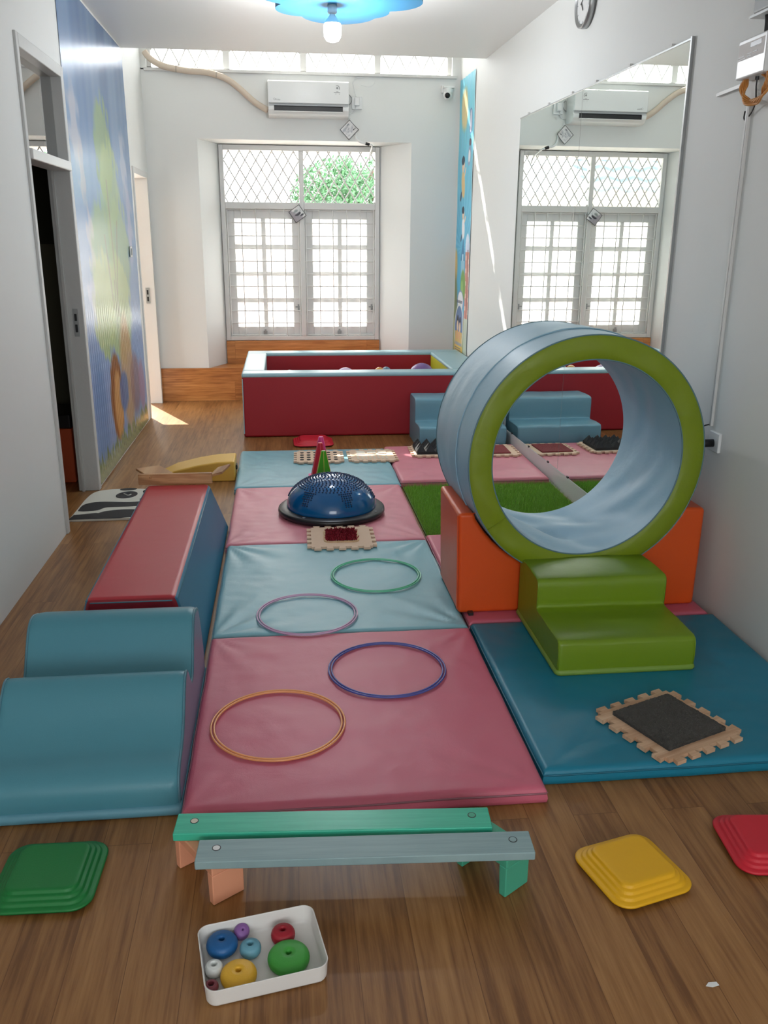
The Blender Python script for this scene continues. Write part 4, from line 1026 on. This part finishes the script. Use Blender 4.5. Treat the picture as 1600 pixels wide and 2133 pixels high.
# heap that carries the visible balls
ball('large shiny purple ball at the right end of the ball pit', 1.165, 7.42, .375, .112, (120, 92, 150))
ball('medium lilac ball near the middle of the ball pit', .51, 7.42, .365, .09, (176, 150, 190))
ball('small orange ball beside a grey-blue one in the ball pit', .80, 7.42, .412, .043, (226, 168, 96))
ball('small grey-blue ball just right of the orange ball in the pit', .865, 7.47, .408, .043, (110, 140, 158))
ball('small red ball at the left end of the ball pit', -.09, 7.40, .395, .045, (190, 60, 70))
ball('small grey ball right of the red ball in the ball pit', .04, 7.42, .40, .04, (110, 124, 134))
ball('small pale grey ball, third from the left end of the pit', .13, 7.36, .398, .04, (160, 170, 176))
ball('small maroon ball just left of the large purple ball', 1.0, 7.35, .395, .04, (150, 50, 70))
rs = np.random.RandomState(11)
cols = [(190, 60, 70), (60, 120, 180), (226, 180, 70), (90, 160, 90), (120, 92, 150), (226, 168, 96)]
V = []
bm = BM()
for ix in range(17):
    for iy in range(9):
        for iz in range(4):
            x = -.09+ix*.078+(iz % 2)*.03; y = 7.04+iy*.109+(iz % 2)*.03; z = .096+iz*.075
            if z > .34 or x > 1.29 or y > 7.98 or math.dist((x, y, z), (1.165, 7.42, .375)) < .155 or math.dist((x, y, z), (.51, 7.42, .365)) < .13 or z > .30 and 7.3 < y < 7.5: continue
            bmesh.ops.create_icosphere(bm, subdivisions=2, radius=.0375, matrix=Matrix.Translation((x, y, z)))
            k = rs.randint(len(cols))
            for f in bm.faces[-80:]: f.material_index = k
hb = obj('ball_heap', bm, [bpy.data.materials.get('ball_%d_%d_%d' % c) or mat('ball_%d_%d_%d' % c, c, .25) for c in cols], None, smooth=True)
tag(hb, 'heap of small coloured plastic balls filling the ball pit', 'balls', None, 'stuff')

# ------------------------------------------------------------------ puzzle foam tiles
M_tile = wood('woodgrain_foam', ((196, 156, 124), (214, 178, 146), (228, 198, 168)), plank=(.06, .4), axis='XY', rough=.7, planks=False, figure=.8)
M_tile2 = mat('beige_foam', (222, 192, 166), .75, var=.04)
def jig(hs, nt=5, d=.021):
    side = []; s = 2*hs/nt
    for i in range(nt):
        a = -hs+i*s
        side += [(a+s*.28, 0), (a+s*.20, d), (a+s*.80, d), (a+s*.72, 0)]
    P = []
    for k in range(4):
        c, sn = [(1, 0), (0, 1), (-1, 0), (0, -1)][k]
        for u, w in side: x, y = u, -(hs+w); P.append((x*c-y*sn, x*sn+y*c))
        x, y = hs, -hs; P.append((x*c-y*sn, x*sn+y*c))
    return P
def tile(label, x, y, rot, z0, m=None, hs=.15):
    t = thing('puzzle_foam_tile', label, 'foam tile', (x, y, z0), rot, 'sensory puzzle foam tiles')
    bm = BM(); prism(bm, jig(hs), lambda a, b, t_: (a, b, t_), 0, .012); obj('base', bm, m or M_tile, t); return t
ZT = MH+.0035
tA = tile('beige puzzle foam tile with rows of black dots behind the cones', .215, 5.87, -.02, ZT, M_tile2)
for ix in range(6):
    for iy in range(4): bm = BM(); cyl(bm, (-.115+ix*.046, -.10+iy*.066, .0121), (-.115+ix*.046, -.10+iy*.066, .0150), .0135, 14); obj('dot', bm, M_foamk, tA)
tB = tile('beige puzzle foam tile with pale raised bars, right of the dotted tile', .585, 5.875, .0, ZT, M_tile2)
M_bar = mat('cream_plastic', (236, 230, 214), .5)
for ix in range(3):
    for iy in range(2): bm = BM(); box(bm, -.105+ix*.075, -.045+ix*.075, .03+iy*.045, .055+iy*.045, .0121, .017); obj('bar', bm, M_bar, tB, bevel=.002)
bm = BM()
for k in range(8): box(bm, -.11+k*.028, -.095+k*.028, -.12, .015, .0121, .0135)
obj('ribs', bm, mat('cream_foam_ribs', (216, 200, 180), .7), tB)
tC = tile('puzzle foam tile carrying a black pyramid acoustic foam square', 1.035, 5.975, -.02, ZT, M_tile2)
bm = BM(); box(bm, -.135, .125, -.12, .13, .0121, .03)
nq = 4; sz = .26/nq
for i in range(nq):
    for j in range(nq):
        a, b = -.135+i*sz, -.12+j*.25/nq; q_ = .25/nq
        c = [bm.verts.new(p) for p in ((a, b, .03), (a+sz, b, .03), (a+sz, b+q_, .03), (a, b+q_, .03))]; ap = bm.verts.new((a+sz/2, b+q_/2, .078))
        for k in range(4): bm.faces.new((c[k], c[(k+1) % 4], ap))
obj('pyramid_foam', bm, mat('charcoal_foam', (44, 44, 46), .8, bump=.3, bscale=120), tC)
tD = tile('puzzle foam tile with a flat maroon pad, nearest to the mirror', 1.465, 5.955, -.02, ZT, M_tile2)
bm = BM(); box(bm, -.13, .10, -.12, .12, .0121, .02); obj('maroon_pad', bm, mat('maroon_pad', (126, 42, 46), .8, bump=.4, bscale=90), tD, bevel=.002)
tE = tile('puzzle foam tile with a shaggy red patch in front of the balance dome', .258, 4.16, -.015, ZT, M_tile2)
bm = BM(); loft(bm, [rr(.088, .092, .03, .0121), rr(.088, .092, .03, .017), rr(.076, .080, .025, .017), rr(.076, .080, .025, .0121)], closed=True); obj('rope_border', bm, mat('jute_border', (222, 190, 150), .9, bump=.5, bscale=150), tE)
V = []; F = []
for i in range(900):
    x = rs.uniform(-.075, .075); y = rs.uniform(-.078, .078); a = rs.uniform(0, 2*PI); w_ = .003; hh = rs.uniform(.012, .026); l = rs.uniform(0, .016); b_ = rs.uniform(0, 2*PI)
    k = len(V); dx, dy = w_*math.cos(a), w_*math.sin(a); ex, ey = l*math.cos(b_), l*math.sin(b_)
    V += [(x-dx, y-dy, .012), (x+dx, y+dy, .012), (x+dx+ex, y+dy+ey, .012+hh), (x-dx+ex, y-dy+ey, .012+hh)]; F.append((k, k+1, k+2, k+3))
me = bpy.data.meshes.new('shag_pile'); me.from_pydata(V, [], F); me.materials.append(mat('red_shag', (140, 20, 42), .8))
o = bpy.data.objects.new('shag_pile', me); COL.objects.link(o); o.parent = tE; o['kind'] = 'stuff'
tF = tile('puzzle foam tile with a dark grey carpet pad on the teal mat', 1.158, 2.288, .395, MH+.002)
bm = BM()
box(bm, -.118, .122, -.118, .118, .0121, .024); bmesh.ops.subdivide_edges(bm, edges=bm.edges[:], cuts=40, use_grid_fill=True)
for v in bm.verts: v.co += Vector((random.gauss(0, .0006), random.gauss(0, .0006), (random.gauss(0, .0012) if v.co.z > .02 else 0)))
obj('carpet_pad', bm, mat('charcoal_carpet', (92, 89, 85), .95, bump=.9, bscale=220, var=.25), tF)

# ------------------------------------------------------------------ hoops
def hoop(label, x, y, r, rgb, z=MH+.004):
    t = thing('hula_hoop', label, 'hoop', (x, y, z), 0, 'flat hoops on the mats')
    m = mat('hoop_%d_%d_%d' % rgb, rgb, .25)
    for k, rr_ in enumerate((r-.002, r-.0118)):
        bm = BM(); tube(bm, [(rr_*math.cos(a), rr_*math.sin(a), .0035) for a in [2*PI*i/120 for i in range(120)]], .0034, 8, closed=True); obj(('outer_tube', 'inner_tube')[k], bm, m, t, smooth=True)
    return t
hoop('orange hoop lying on the near pink mat', -.05, 2.418, .209, (240, 164, 108))
hoop('dark blue hoop lying on the near pink mat', .329, 2.745, .207, (78, 84, 160))
hoop('pale purple hoop lying across the blue and pink mats', .063, 3.243, .203, (196, 160, 194))
hoop('mint green hoop lying on the wrinkled blue mat', .382, 3.643, .203, (96, 196, 156))

# ------------------------------------------------------------------ balance dome
bd = thing('balance_dome', 'shiny blue studded balance dome with black rim on the pink mat', 'balance dome', (.236, 4.62, MH+.003))
bm = BM(); lathe(bm, [(0, 0), (.272, 0), (.288, .006), (.294, .018), (.292, .030), (.284, .036), (.252, .042), (.246, .038), (0, .038)], 96); obj('rim_base', bm, mat('black_rubber', (24, 24, 28), .35), bd, smooth=True, wn=True)
bm = BM(); A_ = .247; Hh = .172
pr_ = [(A_*math.sin(t_)**.92 if t_ > 0 else 0, .038+Hh*(math.cos(t_))) for t_ in np.linspace(0, PI/2, 26)]
lathe(bm, pr_+[(A_-.006, .032)], 96, cap=False)
def nub(th, ph):
    r = A_*math.sin(th)**.92; z = .038+Hh*math.cos(th); p = Vector((r*math.cos(ph), r*math.sin(ph), z)); nrm = Vector((math.sin(th)*math.cos(ph)/A_, math.sin(th)*math.sin(ph)/A_, math.cos(th)/Hh)).normalized()
    q_ = nrm.to_track_quat('Z', 'Y').to_matrix().to_4x4(); q_.translation = p; lathe(bm, [(.0046, -.001), (.0038, .004), (0, .0065)], 8, mat4=q_, cap=False, mi=1)
for i, th in enumerate(np.linspace(.06, .78, 12)):
    k = max(1, int(2*PI*math.sin(th)*A_/.019))
    for j in range(k): nub(th, 2*PI*j/k+i*.5)
for s in range(6):
    for i, th in enumerate(np.linspace(.85, 1.25, 7)):
        for j in range(-3, 4):
            if abs(j) <= 3.2-i*.35: nub(th, s*PI/3+PI/6+.35+j*.062)
obj('dome', bm, [mat('glossy_blue_rubber', (10, 92, 150), .16, coat=.4), mat('navy_rubber_studs', (10, 44, 84), .3)], bd, smooth=True)
bm = BM()
for a in (-2.2, -.55, .9, 2.5): lathe(bm, [(.006, .034), (.009, .039), (.006, .041)], 12, mat4=Matrix.Translation((.27*math.cos(a), .27*math.sin(a), 0))); 
obj('valve_plug', bm, mat('grey_rubber', (120, 124, 128), .4), bd, smooth=True)

# ------------------------------------------------------------------ cones
def cone(label, x, y, rgb, edge, h=.25):
    t = thing('stacking_cone', label, 'cone', (x, y, MH+.003), .0, 'slim play cones behind the dome')
    m = mat('cone_%d_%d_%d' % rgb, rgb, .4); bm = BM()
    lathe(bm, [(.074, .004), (.016, h-.003), (.013, h), (0, h)], 6, mat4=Matrix.Rotation(PI/6, 4, 'Z')); obj('body', bm, m, t)
    bm = BM(); loft(bm, [rr(.08, .08, .012, 0), rr(.08, .08, .012, .005)]); obj('foot', bm, m, t)
    bm = BM()
    for k in range(6):
        a = k*PI/3+PI/6; tube(bm, [(.074*math.cos(a), .074*math.sin(a), .005), (.016*math.cos(a), .016*math.sin(a), h-.003)], .0013, 5)
    obj('edge', bm, mat('cone_edge_%d' % edge[0], edge, .4), t)
cone('green cone, nearest of the three cones behind the dome', .213, 5.03, (70, 168, 30), (236, 196, 110))
cone('red cone standing just behind the green cone', .200, 5.19, (206, 34, 62), (236, 110, 120), .262)
cone('pink cone, rearmost of the three cones behind the dome', .212, 5.36, (224, 66, 140), (240, 150, 190), .262)

# ------------------------------------------------------------------ stepping stones
def stone(label, x, y, rot, rgb, s=.108):
    t = thing('stepping_stone', label, 'stepping stone', (x, y, 0), rot, 'square stepped balance stones')
    m = mat('stone_%d_%d_%d' % rgb, rgb, .5, fine=.3)
    k = s/.115; R = []
    for h_, z in ((.108, .006), (.115, .009), (.1155, .013), (.112, .0165), (.105, .0172), (.102, .0185), (.101, .023), (.098, .0252), (.094, .0256), (.0915, .027), (.0905, .0315), (.0875, .0338), (.0835, .0342), (.081, .0355), (.080, .0405), (.077, .043), (.070, .0437)):
        R.append(rr(h_*k, h_*k, .046*k*(h_/.115)**1.6, z, 8))
    bm = BM(); loft(bm, R); obj('body', bm, m, t, smooth=True, wn=True)
    bm = BM(); loft(bm, [rr(.106*k, .106*k, .045*k, .0005, 8), rr(.109*k, .109*k, .045*k, .003, 8), rr(.109*k, .109*k, .045*k, .0075, 8)]); obj('rubber_rim', bm, M_dark if rgb != (206, 30, 50) else M_dark, t)
stone('dark green stepped balance stone on the floor at the front left', -.602, 1.842, -.03, (8, 116, 50), .122)
stone('yellow stepped balance stone on the floor right of the planks', .822, 1.718, .26, (228, 172, 14), .112)
stone('red stepped balance stone at the right edge of the frame', 1.21, 1.775, -.10, (206, 30, 50), .115)
stone('red stepped balance stone far away between the mats and ball pit', .20, 6.56, 0.02, (206, 30, 51), .15)

# ------------------------------------------------------------------ balance planks
M_mint = wood('mint_painted_wood', ((54, 178, 146), (66, 192, 160), (84, 204, 174)), plank=(.4, 3), axis='XY', rough=.35, planks=False, figure=.1)
M_gblue = wood('grey_blue_painted_wood', ((134, 160, 164), (146, 172, 174), (160, 184, 186)), plank=(.4, 3), axis='XY', rough=.45, planks=False, figure=.1)
M_salm = mat('salmon_painted_wood', (230, 160, 126), .55, var=.05)
M_mint2 = mat('mint_painted_leg', (72, 168, 138), .5, var=.05)
M_peg = mat('pale_peg_wood', (214, 206, 190), .6); 
def plank(label, xa, ya, xb, yb, w, zt, th, m, pegm, grp):
    L_ = math.hypot(xb-xa, yb-ya); an_ = math.atan2(yb-ya, xb-xa)
    t = thing('balance_plank', label, 'plank', ((xa+xb)/2, (ya+yb)/2, zt-th), an_, grp)
    bm = BM(); box(bm, -L_/2, L_/2, -w/2, w/2, 0, th); obj('board', bm, m, t, bevel=.003, seg=2)
    for k, s in enumerate((-1, 1)):
        bm = BM(); lathe(bm, [(.0085, th), (.0105, th), (.0105, th+.0006), (.0085, th+.0006)], 24, closed=True, mat4=Matrix.Translation((s*(L_/2-.045), .008, 0))); obj('peg_hole', bm, M_dark, t)
        bm = BM(); lathe(bm, [(0, th), (.0085, th), (.0085, th+.0008), (0, th+.0008)], 20, mat4=Matrix.Translation((s*(L_/2-.045), .008, 0))); obj('peg', bm, pegm[k], t)
grp = 'painted balance planks'
plank('mint green balance plank, the rear one of two', -.297, 1.858, .478, 1.804, .080, .128, .022, M_mint, (M_peg, M_mint2), grp)
plank('grey-blue balance plank overlapping in front of the mint plank', -.236, 1.751, .557, 1.703, .080, .128, .022, M_gblue, (M_white, M_gblue), grp)
def trestle(label, x0, y0, x1, y1, m, grp2='angled plank supports'):
    """bar from the front foot (x0,y0) to the rear foot (x1,y1)"""
    L_ = math.hypot(x1-x0, y1-y0); an_ = math.atan2(y1-y0, x1-x0)
    t = thing('plank_support', label, 'support', ((x0+x1)/2, (y0+y1)/2, 0), an_-PI/2, grp2)
    bm = BM(); box(bm, -.042, .042, -L_/2, L_/2, .083, .1055); obj('crossbar', bm, m, t, bevel=.003)
    for s in (-1, 1):
        bm = BM(); prism(bm, [(s*(L_/2-.02), 0.001), (s*(L_/2), .001), (s*(L_/2+.0), .083), (s*(L_/2-.024), .083)], lambda a, b, t_: (t_, a, b), -.042, .042); obj('leg', bm, m, t, bevel=.003)
    return t
trestle('salmon wooden support under the left ends of both planks', -.165, 1.735, -.268, 1.888, M_salm)
trestle('mint wooden support under the right ends of both planks', .522, 1.690, .430, 1.822, M_mint2)

# ------------------------------------------------------------------ tray with wooden beads
M_tray = mat('white_tray_plastic', (226, 224, 220), .35)
ty = thing('storage_tray', 'shallow white plastic tray of wooden beads on the floor in front', 'tray', (-.083, 1.532, 0), .18)
hx_, hy_ = .128, .092
def R_(o_, z): return rr(hx_+o_, hy_+o_, .024+o_, z, 8)
bm = BM(); loft(bm, [R_(-.009, .0008), R_(-.0035, .003), R_(-.001, .008), R_(.001, .044), R_(.0018, .0455), R_(.0005, .0462), R_(-.002, .0445), R_(-.0045, .009), R_(-.007, .005), R_(-.012, .0035)], cap0=True, cap1=True)
obj('body', bm, M_tray, ty, smooth=True, wn=True)
def bead(label, x, y, r, h, rgb, hole=.0062, tilt=(0, 0, 0), dz=0):
    t = thing('wooden_bead', label, 'bead', (x, y, .0045+dz), 0, 'wooden beads in the white tray'); t.rotation_euler = tilt
    m = mat('bead_%d_%d_%d' % rgb, rgb, .45, fine=.3); P = []
    e_ = min(h*.5, r*.42)
    for k in range(15):
        a = PI*k/14; P.append((r-e_*(1-math.sin(a)**.8), h*.47-h*.47*math.cos(a)))
    P.append((hole+(r-hole)*.3, h))
    P += [(hole+.0015, h-.0002), (hole, h-.0018), (hole, .002), (hole+.001, 0)]
    bm = BM(); lathe(bm, P, 40, closed=True); obj('body', bm, m, t, smooth=True)
    bm = BM(); lathe(bm, [(0, .003), (hole-.0001, .003), (hole-.0001, h*.45), (0, h*.45)], 16); obj('bore', bm, mat('bore_%d_%d' % rgb[:2], tuple(int(c*.45) for c in rgb), .7), t)
bead('large dark blue wooden bead at the left of the tray', -.171, 1.572, .0345, .032, (22, 92, 152))
bead('small purple wooden bead at the back of the tray', -.134, 1.613, .0175, .030, (136, 92, 158), .002, (.5, .3, 0), .002)
bead('small light blue wooden bead in the middle of the tray', -.109, 1.556, .0235, .028, (104, 160, 180))
bead('small white wooden bead at the left of the tray', -.184, 1.509, .0195, .026, (222, 226, 224))
bead('large yellow wooden bead at the front left of the tray', -.131, 1.484, .0385, .030, (226, 174, 46))
bead('tiny maroon wooden bead in the front left corner of the tray', -.187, 1.466, .0155, .018, (138, 66, 78))
bead('dark red wooden bead at the back right of the tray', -.038, 1.588, .027, .030, (160, 28, 44))
bead('largest green wooden bead at the right of the tray', -.026, 1.520, .0455, .030, (62, 156, 58))

# scrap of paper on the floor at the lower right
sp_ = BM(); prism(sp_, [(-.013, -.002), (-.004, .006), (.014, .006), (.016, -.003), (.0, -.006)], lambda a, b, t: (a, b, t), .0008, .002)
o = obj('paper_scrap', sp_, M_white, None, loc=(.86, 1.372, 0)); tag(o, 'tiny white scrap on the floor at the lower right', 'scrap')
# orange block in the side room
ob = thing('foam_block', 'orange block with a black top just inside the dark doorway', 'foam block', (-1.56, 5.75, 0))
bm = BM(); box(bm, -.22, .22, -.2, .2, .001, .35); obj('body', bm, mat('dull_orange', (206, 88, 44), .6), ob, bevel=.01)
bm = BM(); box(bm, -.22, .22, -.2, .2, .351, .44); obj('top_pad', bm, M_dark, ob, bevel=.01)

# ------------------------------------------------------------------ small details hang on the part they belong to
SUB = {'air_conditioner': {'lettering': 'front_panel', 'logo_ring': 'front_panel', 'dial_sticker': 'front_panel', 'sticker_print': 'front_panel', 'display_line': 'front_panel', 'panel_gap': 'front_panel', 'louver': 'air_outlet'},
       'school_bus_poster': {'lettering': 'printed_sheet'}, 'light_switch': {'rocker': 'plate'}, 'meter_box': {'display': 'case', 'label': 'case'},
       'wall_clock': {'hour_mark': 'dial', 'hand': 'dial'}, 'security_camera': {'lens': 'head'}, 'panda_foam_mat': {'eye_mark': 'eye_patch', 'snout_centre': 'snout_patch'},
       'ceiling_light': {'bulb_collar': 'lamp_holder'}, 'air_conditioner_pipe': {'tape_band': 'insulation'}, 'drain_hose': {'joint': 'hose', 'outlet_tube': 'hose'},
       'cable_trunking': {'seam': 'channel'}, 'foam_cradle': {'zip_pull': 'body', 'piping': 'body'}, 'foam_wedge': {'zip_tab': 'body'}}
for root in [o for o in COL.objects if o.parent is None and o.type == 'EMPTY']:
    mp_ = SUB.get(root.name.split('.')[0])
    if mp_:
        kids = {k.name.split('.')[0]: k for k in root.children}
        for k in list(root.children):
            tgt = mp_.get(k.name.split('.')[0])
            if tgt and tgt in kids: k.parent = kids[tgt]
    if root.name.split('.')[0] == 'balance_plank':
        for k in [k for k in root.children if k.name.split('.')[0] == 'peg']:
            near = min([h for h in root.children if h.name.split('.')[0] == 'peg_hole'], key=lambda h: (sum((Vector(v) for v in h.bound_box), Vector())/8-sum((Vector(v) for v in k.bound_box), Vector())/8).length)
            k.parent = near
